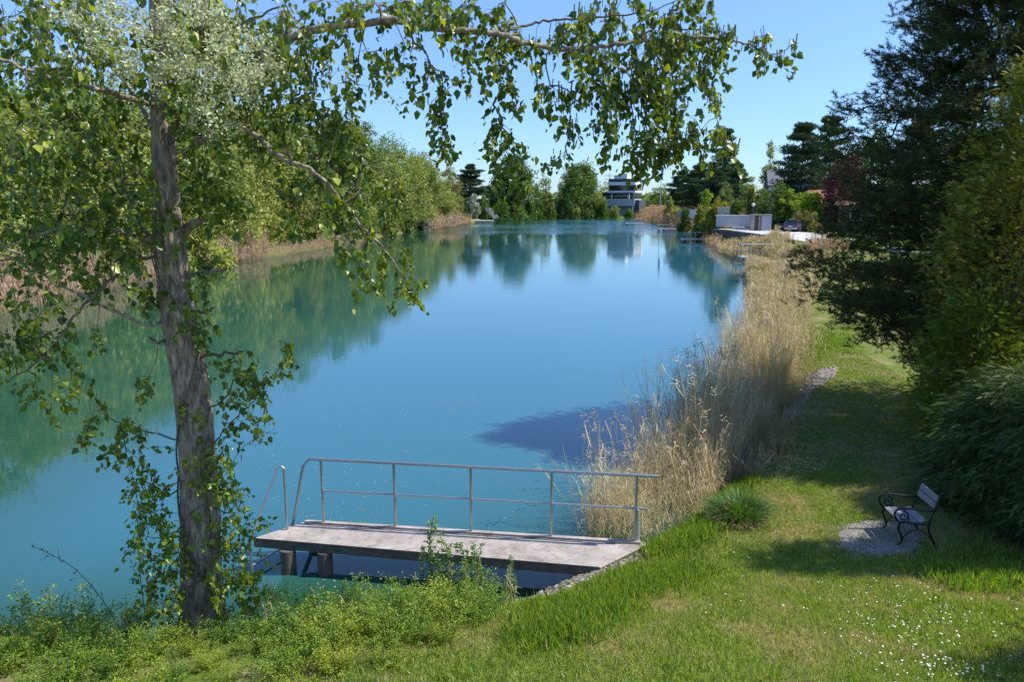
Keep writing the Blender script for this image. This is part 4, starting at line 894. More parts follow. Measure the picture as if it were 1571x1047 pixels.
def make_car(label, loc, rz):
    r_ = empty('parked_car', loc, rz, label, 'car')
    # stations along x (rear -2.1 .. front 2.1): half width, bottom, shoulder, top
    st_ = [(-2.1, .70, .42, .62, .80), (-2.02, .82, .30, .62, .93), (-1.5, .88, .24, .62, .97), (0, .89, .22, .6, .93), (1.2, .87, .22, .58, .86), (1.8, .80, .26, .52, .72), (2.08, .62, .34, .48, .6)]
    V = []; 
    for x, h, z0, zm, z1 in st_: V += [(x, -h * .9, z0), (x, -h, zm), (x, -h * .93, z1), (x, h * .93, z1), (x, h, zm), (x, h * .9, z0)]
    f = [(k * 6 + i, k * 6 + (i + 1) % 6, k * 6 + 6 + (i + 1) % 6, k * 6 + 6 + i) for k in range(len(st_) - 1) for i in range(6)] + [tuple(range(6)), tuple(range(36, 42))]
    mb = MB(); mb.add(V, f); mb.build('body', M['car_paint'], r_, True, smooth=False)
    cb = [(-2.0, .78, .92), (-1.55, .66, 1.36), (0.15, .64, 1.40), (1.05, .76, .90)]
    mb = MB(); V = []
    for x, h, z in cb: V += [(x, -h, z), (x, h, z)]
    V += [(-2.0, -.8, .85), (-2.0, .8, .85), (1.05, -.8, .85), (1.05, .8, .85)]
    mb.add(V, [(0, 1, 3, 2), (2, 3, 5, 4), (4, 5, 7, 6), (0, 2, 4, 6), (1, 7, 5, 3), (0, 6, 10, 8), (1, 9, 11, 7), (0, 8, 9, 1), (6, 7, 11, 10)]); mb.build('window', M['glass'], r_, True)
    mb = MB(); mb.box((-.72, 0, 1.40), (1.75, 1.34, .07), bev=.03); mb.build('roof', M['car_paint'], r_, True)
    for s in (-1, 1):
        for (xa, za, xb_, zb_) in ((-1.98, .92, -1.52, 1.39), (-.6, .92, -.62, 1.40), (.12, 1.40, 1.06, .9)):
            mb = MB(); mb.tube([(xa, s * .80 if za < 1 else s * .67, za), (xb_, s * .67 if zb_ > 1 else s * .79, zb_)], .045, 6); mb.build('pillar', M['car_paint'], r_, True)
        mb = MB(); mb.box((-2.04, s * .68, .78), (.12, .26, .2), bev=.03); mb.build('taillight', M['taillight'], r_, True)
        mb = MB(); mb.box((2.0, s * .55, .55), (.12, .3, .13), bev=.03); mb.build('headlight', M['white'], r_, True)
        mb = MB(); mb.box((.75, s * .97, .98), (.12, .2, .13), bev=.03); mb.build('wing_mirror', M['car_paint'], r_, True)
        for x in (-1.3, 1.3):
            mb = MB(); mb.tube([(x, s * .92, .31), (x, s * .70, .31)], .31, 20); wl_ = mb.build('wheel', M['tyre'], r_, True)
            mb = MB(); mb.tube([(x, s * .935, .31), (x, s * .9, .31)], .19, 14); mb.build('rim', M['steel'], wl_, True)
    mb = MB(); mb.box((-2.13, 0, .42), (.14, 1.5, .22), bev=.04); mb.build('bumper', M['grey_panel'], r_, True)
    mb = MB(); mb.box((-2.13, 0, .68), (.03, .5, .12)); mb.build('number_plate', M['plate'], r_, True)
    return r_
p = PZ(1229, 356, ROADZ); make_car('dark blue grey hatchback parked on the road, seen from behind', (p[0], p[1] + 1.8, ROADZ), R(52))
p = PZ(1203, 352.5, ROADZ); make_car('dark car half hidden behind the rounded hedge', (p[0] + .6, p[1] + 1.8, ROADZ), R(50))
# flagpole, pylon
Yf = 235; xf = XA(1013, Yf, 6)
fp = empty('flagpole', (xf, Yf, 1.5), 0, 'tall thin flagpole with a hanging blue flag right of the white building', 'flagpole')
mb = MB(); mb.tube([(xf, Yf, 0.5), (xf, Yf, ZA(252, Yf))], [.14, .07], 8); mb.build('pole', M['pole_grey'], fp)
mb = MB(); zf = ZA(255, Yf)
V = []; 
for k, t in enumerate(np.linspace(0, 1, 8)): V += [(xf + .1, Yf, zf - t * 4), (xf + .1 + .5 + .15 * math.sin(t * 7), Yf - .25 * math.sin(t * 9 + 1), zf - t * 4 - .3)]
V2 = [(a, b + .04, c) for a, b, c in V]
mb.add(V + V2, [(2 * i, 2 * i + 1, 2 * i + 3, 2 * i + 2) for i in range(7)] + [(16 + 2 * i, 16 + 2 * i + 2, 16 + 2 * i + 3, 16 + 2 * i + 1) for i in range(7)] + [(2 * i + 1, 2 * i + 17, 2 * i + 19, 2 * i + 3) for i in range(7)]); mb.build('flag', M['blue'], fp)
Yp = 620; xp = XA(934.5, Yp, 8); ptop = ZA(266, Yp)
mb = MB()
for s in (-1, 1):
    for t in (-1, 1): mb.tube([(xp + s * 1.8, Yp + t * 1.8, 1), (xp + s * .35, Yp + t * .35, ptop)], .13, 4)
for z, w_ in ((ptop - 2, 5.5), (ptop - 5, 4.5)): mb.tube([(xp - w_, Yp, z), (xp + w_, Yp, z)], .16, 4); mb.tube([(xp - w_, Yp, z), (xp, Yp, z + 1.1), (xp + w_, Yp, z)], .1, 4)
zz = 1.0; k = 0
while zz < ptop - 3: mb.tube([(xp - 1.8 + .045 * zz, Yp - 1, zz), (xp + 1.8 - .045 * zz, Yp - 1, zz + 2.4)], .08, 4); mb.tube([(xp + 1.8 - .045 * zz, Yp - 1, zz), (xp - 1.8 + .045 * zz, Yp - 1, zz + 2.4)], .08, 4); zz += 2.4
tag(mb.build('power_pylon', M['pole_grey']), 'faint lattice power pylon far behind the white building', 'pylon')

# ------------------------------------------------------------------ reeds
def reed_template(rng, leaves=3, plume=False, w=0.006, bend=0.12):
    """one dry reed of unit height growing along +Y"""
    V, Fc, K = [], [], []
    def ribbon(pts, ws, off=(1, 0, 0)):
        o = np.array(off); n0 = len(V)
        for p, a in zip(pts, ws): V.append(np.array(p) - o * a); V.append(np.array(p) + o * a)
        for i in range(len(pts) - 1): Fc.append((n0 + 2 * i, n0 + 2 * i + 1, n0 + 2 * i + 3, n0 + 2 * i + 2))
    bx, bz = rng.normal() * bend, rng.normal() * bend
    stem = lambda t: np.array([bx * t ** 2.2, t, bz * t ** 2.2])
    ribbon([stem(t) for t in (0, .35, .7, 1)], [w, w * .9, w * .7, w * .35]); ribbon([stem(t) for t in (0, .5, 1)], [w * .8, w * .7, w * .3], (0, 0, 1))
    for k in range(leaves):
        t = rng.uniform(.15, .85); a = rng.random() * 6.28; L = rng.uniform(.12, .26); d = np.array([math.cos(a), 0, math.sin(a)]); p = stem(t)
        o = (-math.sin(a), 0, math.cos(a)); up_ = rng.uniform(.5, 1.5)
        ribbon([p, p + d * L * .4 + np.array([0, L * .5 * up_, 0]), p + d * L + np.array([0, L * .45 * up_ - L * .22, 0])], [w * 1.1, w * 1.3, w * .15], o)
    if plume:
        p = stem(.97)
        for k in range(14):
            a = rng.random() * 6.28; L = rng.uniform(.03, .075); q = p + np.array([.03 * math.cos(a) * rng.random() + .02, .08 * (rng.random() - .35), .03 * math.sin(a) * rng.random()])
            ribbon([q, q + np.array([L * .5 * math.cos(a) + .015, L * .2 - .01, L * .5 * math.sin(a)])], [w * 2.2, w * .8])
    return np.array(V), np.array(Fc)
def reeds(name, xy, hmin, hmax, seed, mat='reed', w=0.004, leaves=3, plume_p=0.08, lean=0.10, ntemp=7, z0=None, kindstuff=True, windx=0.0):
    rng = np.random.default_rng(seed); n = len(xy); parts = []; rn = []
    zz = np.maximum(height(xy[:, 0], xy[:, 1]), -0.15); ti = rng.integers(0, ntemp, n)
    for k in range(ntemp):
        m_ = ti == k
        if not m_.any(): continue
        tv, tf = reed_template(rng, leaves, plume=(k < ntemp * plume_p), w=w)
        P = np.column_stack([xy[m_], zz[m_]]); nn = m_.sum()
        yd = np.column_stack([rng.normal(size=nn) * lean + windx, rng.normal(size=nn) * lean, np.ones(nn)])
        h = rng.uniform(hmin, hmax, nn) * (0.88 + 0.3 * wob(P[:, 0] * 1.4, P[:, 1] * 1.1)) * (1 + (0.12 if k < ntemp * plume_p else 0))
        V, Fc, r_ = scatter(tv, tf, P, yd, h, rng, up=np.column_stack([rng.normal(size=nn), rng.normal(size=nn), np.zeros(nn)]), rnd=rng.random(nn)); parts.append((V, Fc)); rn.append(r_)
    V, Fc = join(parts)
    return tag(obj(name, mesh_np(name, V, Fc, np.concatenate(rn)), M[mat]), kind='stuff')
def rand_in(poly, n, seed, clump=0.0):
    rng = np.random.default_rng(seed); A = np.array(poly, float); lo, hi = A.min(0), A.max(0); out = np.zeros((0, 2))
    while len(out) < n:
        p = lo + (hi - lo) * rng.random((n * 2, 2))
        if clump: p = p[(0.5 + 0.5 * wob(p[:, 0] * clump * 3, p[:, 1] * clump * 3)) > rng.random(len(p)) * 0.8 - .1]
        p = p[inpoly(p[:, 0], p[:, 1], A)]; out = np.vstack([out, p])
    return out[:n]
rb1 = [gp(*q, 0) for q in [(900, 832), (910, 800), (935, 770), (985, 735), (1040, 690), (1090, 640), (1130, 580), (1150, 520), (1160, 480), (1222, 480), (1222, 540), (1212, 600), (1195, 650), (1165, 705), (1120, 750), (1085, 790), (1050, 825), (985, 838)]]
reeds('reed_bed', rand_in(rb1, 15000, 1, 0.4), 0.75, 1.65, 21, lean=.07, w=0.0022, plume_p=0.0, leaves=4)
reeds('reed_stalks', rand_in(rb1, 520, 2), 1.6, 2.2, 22, w=0.003, plume_p=0.75, leaves=1, windx=-0.06)
rb1e = [gp(*q, 0) for q in [(880, 835), (890, 800), (920, 755), (975, 705), (1030, 650), (1085, 590), (1125, 520), (1160, 500), (1130, 580), (1090, 640), (1040, 690), (985, 735), (935, 770), (905, 832)]]
reeds('reed_fringe', rand_in(rb1e, 700, 3), 1.1, 2.1, 23, w=0.0026, plume_p=0.35, leaves=2, lean=.14, windx=-0.08)
rb2 = [gp(*q, 0) for q in [(1150, 500), (1152, 460), (1150, 440), (1146, 415), (1190, 410), (1225, 425), (1250, 470), (1240, 505)]]
reeds('reed_bed', rand_in(rb2, 10000, 4, .3), 1.1, 1.8, 24, w=0.006, plume_p=0.0, leaves=4)
rb3 = [gp(*q, 0) for q in [(1104, 390), (1100, 384), (1125, 384), (1190, 392), (1215, 402), (1150, 402), (1125, 398)]]
reeds('reed_bed', rand_in(rb3, 3200, 5), 1.2, 1.7, 25, w=0.010, plume_p=0.0, leaves=4)
bankline = [(1145, 722), (1180, 675), (1205, 615), (1222, 555), (1232, 500)]
_c = catmull([PZ(a, b_, .3) for a, b_ in bankline], 12)[:, :2]; _r = np.random.default_rng(44); _p = _c[_r.integers(0, len(_c), 2600)] + _r.normal(size=(2600, 2)) * .32
reeds('dry_grass_fringe', _p, .25, .7, 26, w=.006, plume_p=0, leaves=4, lean=.3)
def rust(poly, n, seed, h0, h1, w): return reeds('rusty_reed_bed', rand_in([gp(*q, 0) for q in poly], n, seed), h0, h1, seed + 50, mat='reed_pink' if seed in (33, 34, 35, 36, 39) else 'reed_rust', w=w, plume_p=0.3, leaves=4)
rust([(975, 338), (985, 333), (1020, 334), (1065, 343), (1095, 352), (1085, 360), (1040, 354), (1005, 345)], 3800, 31, 1.6, 2.6, .016)
rust([(828, 334.2), (828, 333), (880, 331.8), (935, 331.2), (935, 333)], 3000, 32, 2.0, 3.0, .022)
rust([(648, 353), (660, 344), (705, 340), (722, 344), (700, 349), (665, 354)], 2600, 33, 1.8, 2.9, .018)
rust([(-200, 545), (-100, 470), (0, 448), (120, 430), (245, 412), (245, 430), (120, 458), (0, 485), (-100, 520)], 5200, 34, 1.3, 2.3, .006)
rust([(285, 412), (310, 396), (360, 388), (408, 383), (412, 396), (360, 404), (310, 416)], 2600, 35, 1.4, 2.6, .009)
rust([(430, 392), (480, 376), (560, 364), (640, 350), (640, 353), (560, 368.5), (480, 385)], 1500, 36, .5, 1.1, .01)
rust([(1060, 364), (1075, 357), (1108, 373), (1102, 386)], 900, 38, 1.0, 1.7, .014)
rust([(235, 428), (330, 402), (410, 392), (560, 365), (560, 369), (480, 384), (410, 397), (330, 407), (240, 432)], 3000, 39, .5, 1.2, .009)
rust([(1225, 420), (1240, 405), (1285, 405), (1300, 425), (1250, 435)], 700, 37, .5, 1.0, .012)

# ------------------------------------------------------------------ the poplar in the foreground
def px3(l, Y, n=8):
    """polyline given as (column, row, extra distance) -> smooth 3-D curve"""
    return catmull([PY(a, b, Y + c) for a, b, c in l], n)
YT = 7.75
TR = [(308, 1020, 34), (310, 985, 37), (311, 930, 36), (309, 860, 34), (306, 780, 33), (303, 700, 31), (297, 620, 30), (287, 550, 29), (277, 500, 29), (268, 440, 27), (262, 390, 27), (257, 330, 23.5), (254, 280, 21.5), (252, 230, 20), (250, 180, 18.5), (247, 120, 16), (244, 50, 15), (240, -40, 12), (236, -140, 8)]
tb = PY(308, 1000, YT); tz = hz(tb[0], tb[1])
pop = empty('poplar_tree', (tb[0], YT, tz), 0, 'poplar with rough bark, pale catkins and one long overhanging branch at the water edge', 'tree')
tc_ = catmull([PY(a, b, YT) for a, b, r_ in TR], 10); tr_r = np.interp(np.linspace(0, len(TR) - 1, len(tc_)), range(len(TR)), [r_ / F * (YT * .85) for a, b, r_ in TR])
def trunk_mesh():
    seg = 120; P = []; R_ = []
    for i in range(len(tc_) - 1):
        for t in (0, .17, .33, .5, .67, .83): P.append(tc_[i] * (1 - t) + tc_[i + 1] * t); R_.append(tr_r[i] * (1 - t) + tr_r[i + 1] * t)
    P = np.array(P); R_ = np.array(R_); V, Fc = tube_np(P, R_, seg)
    V = V.reshape(len(P), seg, 3); cen = P[:, None]; D = V - cen
    out = np.empty((len(P), seg))
    for i in range(len(P)):
        rough = float(np.interp(P[i][2], [0, 3.2, 5.2, 7], [1, 1, .45, .25]))
        flare = 1 + 0.35 * math.exp(-(P[i][2] - tz) / 0.22)
        for j in range(seg):
            a = 2 * math.pi * j / seg; q = Vector((math.cos(a) * 6.0, math.sin(a) * 6.0, P[i][2] * 2.6))
            n1 = mnoise.noise(q * 1.7 + Vector((0, 0, 0.4 * mnoise.noise(q)))); n2 = mnoise.noise(Vector((math.cos(a) * 1.2, math.sin(a) * 1.2, P[i][2] * 1.3)))
            ridge = 1 - abs(n1) * 2.2
            out[i, j] = flare * (1 + rough * 0.11 * ridge + 0.07 * n2)
    V = cen + D * out[..., None]
    return mesh_np('trunk', V.reshape(-1, 3), Fc, smooth=True)
obj('trunk', trunk_mesh(), M['bark_poplar'], pop)
limbs_px = [  # (points (col,row,extra distance), start radius, end radius)
    ([(250, 215, 0), (290, 160, 0.0), (340, 130, -.1), (400, 85, -.2), (430, 65, -.25), (500, 42, -.3), (600, 32, -.3), (700, 46, -.25), (760, 52, -.2), (830, 70, -.1), (900, 76, 0), (960, 65, 0), (1040, 56, .1), (1110, 60, .1), (1150, 68, .2), (1185, 84, .2), (1222, 66, .2)], .052, .004),
    ([(760, 52, -.2), (800, 40, 0), (850, 30, .1), (930, 25, .2), (1000, 15, .3), (1060, -10, .4)], .016, .005),
    ([(985, 60, 0), (1010, 35, .1), (1035, 20, .2), (1050, -20, .3)], .012, .005),
    ([(1040, 56, .1), (1065, 90, .0), (1080, 130, -.1), (1095, 170, -.1), (1110, 205, -.1)], .009, .003),
    ([(900, 76, 0), (940, 95, -.1), (975, 130, -.2), (1000, 180, -.2), (1025, 220, -.2)], .011, .003),
    ([(256, 260, 0), (330, 200, -.3), (380, 200, -.5), (430, 240, -.7), (490, 270, -.8), (540, 330, -.8), (590, 385, -.8), (625, 430, -.8)], .035, .004),
    ([(252, 205, 0), (290, 205, .2), (350, 215, .3), (420, 232, .4), (500, 250, .5), (560, 300, .5)], .018, .004),
    ([(248, 165, 0), (200, 150, -.3), (120, 130, -.6), (60, 112, -.8), (-30, 80, -1)], .034, .012),
    ([(250, 230, 0), (215, 160, .3), (170, 100, .5), (120, 40, .6), (60, -20, .7)], .026, .01),
    ([(262, 378, 0), (225, 368, -.2), (170, 352, -.4), (100, 350, -.6), (30, 370, -.8), (-40, 400, -1)], .026, .006),
    ([(265, 395, 0), (235, 365, -.3), (215, 345, -.4), (190, 290, -.5), (150, 230, -.6), (110, 170, -.7)], .02, .005),
    ([(270, 455, 0), (238, 500, -.3), (180, 480, -.5), (130, 455, -.7), (80, 430, -.8), (20, 385, -1), (-40, 350, -1.1)], .022, .006),
    ([(262, 390, 0), (215, 400, -.4), (170, 430, -.7), (120, 480, -.8), (70, 545, -.9), (20, 580, -1), (-30, 610, -1)], .02, .005),
    ([(272, 365, 0), (285, 352, 0), (305, 340, 0), (322, 332, 0)], .055, .034),
    ([(285, 425, 0), (315, 418, -.1), (348, 413, -.1)], .026, .018),
    ([(296, 552, 0), (330, 544, -.1), (372, 540, -.2)], .018, .012),
    ([(280, 480, 0), (305, 478, -.1), (328, 473, -.1)], .02, .012),
    ([(265, 520, 0), (245, 525, -.2), (228, 517, -.2)], .018, .011),
    ([(300, 690, 0), (262, 672, -.2), (215, 660, -.3), (165, 640, -.4), (130, 600, -.5)], .012, .004),
    ([(305, 640, 0), (345, 610, -.1), (365, 580, -.2), (400, 590, -.3), (435, 555, -.3), (438, 525, -.3)], .01, .004),
    ([(310, 700, 0), (345, 660, -.1), (380, 625, -.2), (410, 600, -.2)], .009, .004),
    ([(245, 60, 0), (300, 20, .2), (370, -20, .4), (440, -60, .6)], .03, .012),
    ([(246, 90, 0), (300, 60, -.4), (360, 40, -.7), (430, 10, -.9)], .02, .008),
    ([(430, 65, -.25), (470, 20, 0), (520, -20, .2)], .014, .008)]
trunk_nodes = list(tc_[::3]); nodes = [np.array(p) for p in trunk_nodes]; ltubes = []
for pts, r0, r1 in limbs_px:
    c = px3(pts, YT, 8); rng_ = np.random.default_rng(len(c)); c[1:-1] += rng_.normal(size=(len(c) - 2, 3)) * 0.008
    nodes += list(c); V, Fc = tube_np(c, np.linspace(r0, r1, len(c)), 12 if r0 > .02 else 7)
    me = mesh_np('limb', V, Fc, smooth=True); obj('limb', me, M['bark_poplar' if r0 > .02 else 'bark_twig'], pop)
# leaf regions: (column, row, half width, half height, number of twigs, extra distance, spread)
LR = [(190, 60, 225, 95, 250, 0, 1.1), (60, 170, 110, 80, 90, -.4, .9), (60, 300, 85, 90, 75, -.5, .8), (150, 250, 80, 100, 90, -.2, .8), (40, 430, 60, 70, 32, -.8, .5), (120, 390, 100, 55, 46, -.5, .6), (20, 530, 50, 50, 20, -.9, .3), (60, 585, 55, 25, 8, -.9, .3), (100, 500, 60, 45, 14, -.7, .3),
      (350, 60, 120, 80, 130, 0, .9), (330, 165, 75, 50, 48, -.1, .6), (465, 75, 90, 75, 70, 0, .7), (430, 195, 65, 60, 52, -.3, .6), (485, 165, 60, 55, 30, 0, .6), (520, 240, 62, 62, 46, -.4, .6), (500, 315, 65, 55, 36, -.6, .5), (595, 320, 26, 60, 14, -.6, .3), (570, 395, 55, 40, 24, -.8, .3), (620, 430, 24, 14, 6, -.8, .2),
      (312, 270, 40, 55, 26, -.3, .4), (345, 315, 36, 34, 16, -.3, .3), (310, 380, 30, 30, 6, -.2, .2), (318, 440, 26, 26, 8, -.2, .2), (300, 500, 20, 26, 6, -.3, .2), (210, 330, 60, 60, 30, -.4, .4), (190, 440, 60, 40, 16, -.4, .4),
      (620, 14, 95, 22, 34, -.2, .5), (700, 12, 80, 26, 34, 0, .5), (590, 85, 50, 34, 14, -.2, .4), (560, 120, 30, 40, 7, -.2, .2), (655, 120, 26, 36, 8, -.2, .2), (672, 165, 22, 34, 10, -.2, .2), (680, 220, 16, 20, 7, -.2, .2), (740, 55, 55, 42, 26, -.1, .3), (770, 60, 50, 50, 22, 0, .3), (770, 150, 26, 44, 14, -.1, .2), (772, 215, 28, 28, 12, -.1, .2), (782, 275, 22, 38, 15, -.1, .2),
      (850, 100, 40, 60, 22, 0, .3), (878, 170, 18, 45, 10, 0, .2), (868, 245, 16, 18, 4, 0, .2), (905, 55, 60, 45, 34, .1, .4), (930, 150, 30, 70, 22, 0, .3), (925, 210, 18, 26, 7, 0, .2), (960, 110, 50, 60, 34, 0, .3), (1000, 160, 45, 90, 42, -.1, .3), (985, 225, 22, 40, 14, -.1, .2), (1030, 90, 50, 50, 32, .1, .3), (1060, 45, 55, 40, 30, .2, .3), (1085, 110, 24, 28, 12, .1, .2), (1045, 180, 26, 60, 16, -.1, .2), (1063, 215, 22, 28, 9, -.1, .2), (1095, 170, 14, 24, 5, -.1, .1), (1110, 212, 18, 24, 8, -.1, .1), (1025, 225, 16, 26, 7, -.1, .1), (960, 25, 60, 28, 22, .2, .3), (1050, 5, 60, 15, 14, .3, .3),
      (1120, 52, 20, 14, 7, .1, .2), (1163, 72, 20, 14, 8, .2, .2), (1190, 85, 18, 10, 5, .2, .1), (1220, 66, 10, 6, 2, .2, .05),
      (130, 600, 22, 20, 5, -.5, .2), (165, 645, 36, 34, 12, -.4, .3), (205, 600, 30, 30, 6, -.3, .3), (200, 690, 36, 50, 14, -.3, .3), (370, 565, 34, 34, 12, -.2, .2), (436, 545, 10, 34, 7, -.3, .1), (350, 640, 22, 34, 9, -.2, .2), (400, 600, 26, 24, 9, -.2, .1), (375, 660, 20, 20, 5, -.2, .1)]
rg = np.random.default_rng(17); T = []; dens = []
for cx, cy, rx, ry, n_, dy, sp_ in LR:
    n_ = int(n_ * (0.75 if cx > 540 else 0.72)); a = rg.random(n_) * 2 * np.pi; r_ = np.sqrt(rg.random(n_))
    for k in range(n_): T.append(PY(cx + rx * r_[k] * math.cos(a[k]), cy - 8 + ry * r_[k] * math.sin(a[k]), YT + dy + rg.normal() * sp_ * .6))
T = np.array(T)
A0 = np.array(nodes)
tubes, A_, rad_ = grow(nodes, T, 0.14, k_up=-0.25, jit=0.10, r_tip=0.0021, power=0.5, sag=0.05, seg=4, exclude=0)
V, Fc = join(tubes); obj('twigs', mesh_np('twigs', V, Fc, smooth=True), M['bark_twig'], pop)
# hanging sprigs: leaves along each of them
def sprigs(T, rng, nl, L, droop, leaf, mat, name, parent, tmpl=(LEAF_V, LEAF_F), stem=True, outw=0.6):
    n = len(T); d = rng.normal(size=(n, 3)) * outw; d[:, 2] = -droop + rng.normal(size=n) * .35; d = nrm(d); Ls = L * (0.5 + 0.9 * rng.random(n))
    P = []; Y = []; tubes = []
    for i in range(n):
        k = max(3, int(nl * Ls[i] / L)); t = (np.arange(k) + rng.random(k) * .6) / k
        curve = T[i] + d[i] * Ls[i] * t[:, None] + np.array([0, 0, -0.3]) * (Ls[i] * t ** 2)[:, None] + rng.normal(size=(k, 3)) * 0.022
        P.append(curve); Y.append(rng.normal(size=(k, 3)) * .55 + (0, 0, -.75) + d[i] * .35)
        if stem:
            tt = np.linspace(0, 1, 4); tubes.append(tube_np(T[i] + d[i] * Ls[i] * tt[:, None] + np.array([0, 0, -0.3]) * (Ls[i] * tt ** 2)[:, None], [.0025, .002, .0015, .001], 3))
    P = np.vstack(P); Y = np.vstack(Y); m_ = len(P)
    V, Fc, r_ = scatter(tmpl[0], tmpl[1], P, Y, leaf * (0.4 + 0.95 * rng.random(m_)), rng, up=rng.normal(size=(m_, 3)) + (0.2, -.2, .5), rnd=np.clip(rng.normal(size=m_) * .28 + .45, 0, 1), xs=0.8 + 0.5 * rng.random(m_))
    obj(name, mesh_np(name, V, Fc, r_), M[mat], parent)
    if stem: V, Fc = join(tubes); obj('leaf_stems', mesh_np('leaf_stems', V, Fc), M['bark_twig'], parent)
    return m_
nleaf = sprigs(T, rg, 16, 0.24, 0.8, 0.074, 'poplar_leaf', 'crown', pop)
# catkins hang from the branch over the water
cat_i = [i for i in range(len(T)) if (T[i][0] > 0.2 and T[i][0] < 2.9) or rg.random() < .1]
Tc = T[cat_i]; Tc = np.repeat(Tc, 3, axis=0) + rg.normal(size=(len(cat_i) * 3, 3)) * (.035, .035, .05)
CK_V = []; CK_F = []
for k in range(9):
    w_ = .055 + .035 * (k % 2); CK_V += [(-w_, k / 8, .02 * (k % 3)), (w_, k / 8, -.02)]
    if k: CK_F.append((2 * k - 2, 2 * k - 1, 2 * k + 1, 2 * k))
nck = len(CK_V); CK_V += [(z_, y_, x_) for x_, y_, z_ in CK_V]; CK_F += [tuple(i + nck for i in f_) for f_ in CK_F]
yd = rg.normal(size=(len(Tc), 3)) * .1 + (0, 0, -1)
V, Fc, r_ = scatter(CK_V, CK_F, Tc, yd, 0.085 * (0.6 + .7 * rg.random(len(Tc))), rg)
obj('catkins', mesh_np('catkins', V, Fc, r_), M['catkin'], pop)
# pale fluffy flower heads high round the trunk
FT = []
for cx, cy, rx, ry, n_ in [(250, 60, 110, 60, 70), (160, 70, 70, 60, 30), (340, 90, 80, 60, 60), (390, 130, 50, 40, 26), (290, 130, 60, 50, 34), (330, 185, 45, 30, 16), (420, 90, 30, 30, 10), (120, 20, 60, 20, 12), (250, 10, 100, 20, 24)]:
    for k in range(n_): a = rg.random() * 6.28; q = math.sqrt(rg.random()); FT.append(PY(cx + rx * q * math.cos(a), cy + ry * q * math.sin(a), YT - .75 + rg.normal() * .4))
FT = np.repeat(np.array(FT), 46, axis=0); FT = FT + nrm(rg.normal(size=FT.shape)) * (rg.random((len(FT), 1)) ** .5) * .085
V, Fc, r_ = scatter(OV_V, LEAF_F, FT, rg.normal(size=FT.shape), .028 * (.5 + rg.random(len(FT))), rg)
obj('flowers', mesh_np('flowers', V, Fc, r_), M['poplar_flower'], pop)
# climbing shoots and ivy round the lower trunk
IV = []
for cx, cy, rx, ry, n_, dy in [(235, 790, 36, 70, 34, -.3), (215, 720, 26, 40, 12, -.3), (352, 780, 26, 70, 36, -.25), (335, 720, 20, 50, 18, -.2), (300, 640, 30, 30, 5, -.3), (320, 690, 22, 30, 8, -.28), (262, 850, 30, 50, 22, -.3), (350, 870, 34, 50, 34, -.3), (300, 740, 30, 60, 7, -.35), (285, 480, 22, 25, 6, -.3), (370, 920, 40, 50, 34, -.3), (250, 920, 40, 40, 26, -.3), (225, 850, 26, 50, 16, -.2), (385, 815, 20, 30, 8, -.2), (330, 560, 20, 26, 5, -.2)]:
    for k in range(n_): a = rg.random() * 6.28; q = math.sqrt(rg.random()); IV.append(PY(cx + rx * q * math.cos(a), cy + ry * q * math.sin(a), YT + dy + rg.normal() * .15))
IV = np.array(IV)
vs = tc_[4:104:2] + np.array([[.2 * math.sin(k * .22), -.2 * abs(math.cos(k * .22)) - .02, 0] for k in range(50)]) * (np.interp(np.arange(50), [0, 49], [1.15, .85]))[:, None]
tubes, _, _ = grow(list(vs), IV, 0.1, k_up=.6, jit=.15, r_tip=.0022, power=.4, seg=4)
ivy = empty('climbing_vine', (tb[0] + .02, YT - .3, tz), 0, 'yellow green leafy vine climbing the lower trunk of the poplar', 'vine')
V, Fc = join([tube_np(vs, np.linspace(.014, .006, 50), 4)] + tubes); obj('stems', mesh_np('stems', V, Fc, smooth=True), M['bark_twig'], ivy)
sprigs(IV, rg, 13, .17, .5, .06, 'ivy', 'leaves', ivy, stem=False)

# ------------------------------------------------------------------ shrubs and weeds on the near bank
def make_shrub(name, seed, H, W, nst, leafn, lsize, leaf='shrub_leaf', upright=1.0, tmpl=OV_V):
    rng = np.random.default_rng(seed); tubes = []; P = []; Y = []
    for i in range(nst):
        a = rng.random() * 6.28; r0 = W * .28 * math.sqrt(rng.random()); b = np.array([r0 * math.cos(a), r0 * math.sin(a), 0]); a2 = a + rng.normal() * .7
        L = H * (.45 + .6 * rng.random()); out = W * .32 * rng.random() / upright; t = np.linspace(0, 1, 7)[:, None]
        wv = rng.normal(size=3) * .05 * H
        c = b + np.array([math.cos(a2) * out, math.sin(a2) * out, L]) * t * np.array([1, 1, 1]) + np.array([math.cos(a2) * out * .8, math.sin(a2) * out * .8, -.12 * L]) * t ** 2 + wv * np.sin(t * 3.1)
        tubes.append(tube_np(c, np.linspace(.006, .002, 7) * (H / .9), 4)); cs = catmull(c, 6)
        for k in range(leafn):
            j = int((.12 + .88 * rng.random() ** .8) * (len(cs) - 1)); az = rng.random() * 6.28; d = np.array([math.cos(az), math.sin(az), rng.uniform(-.1, .9)])
            off = rng.random() ** 1.5 * .09 * W
            P.append(cs[j] + d * off * (1, 1, .6)); Y.append(d)
    P = np.array(P); Y = np.array(Y); root = empty(name)
    V, Fc = join(tubes); obj('stems', mesh_np('stems', V, Fc), M['stem_green'], root, local=True)
    V, Fc, r_ = scatter(tmpl, LEAF_F, P, Y, lsize * (.6 + .8 * rng.random(len(P))), rng, up=upish(len(P), rng, .5), rnd=np.clip(rng.normal(size=len(P)) * .28 + .5, 0, 1))
    obj('foliage', mesh_np('foliage', V, Fc, r_), M[leaf], root, local=True); return root
bsh = [make_shrub('bank_shrub', 81 + i, 0.9, 1.1, 46, 62, .042) for i in range(3)]
used = [False] * 3
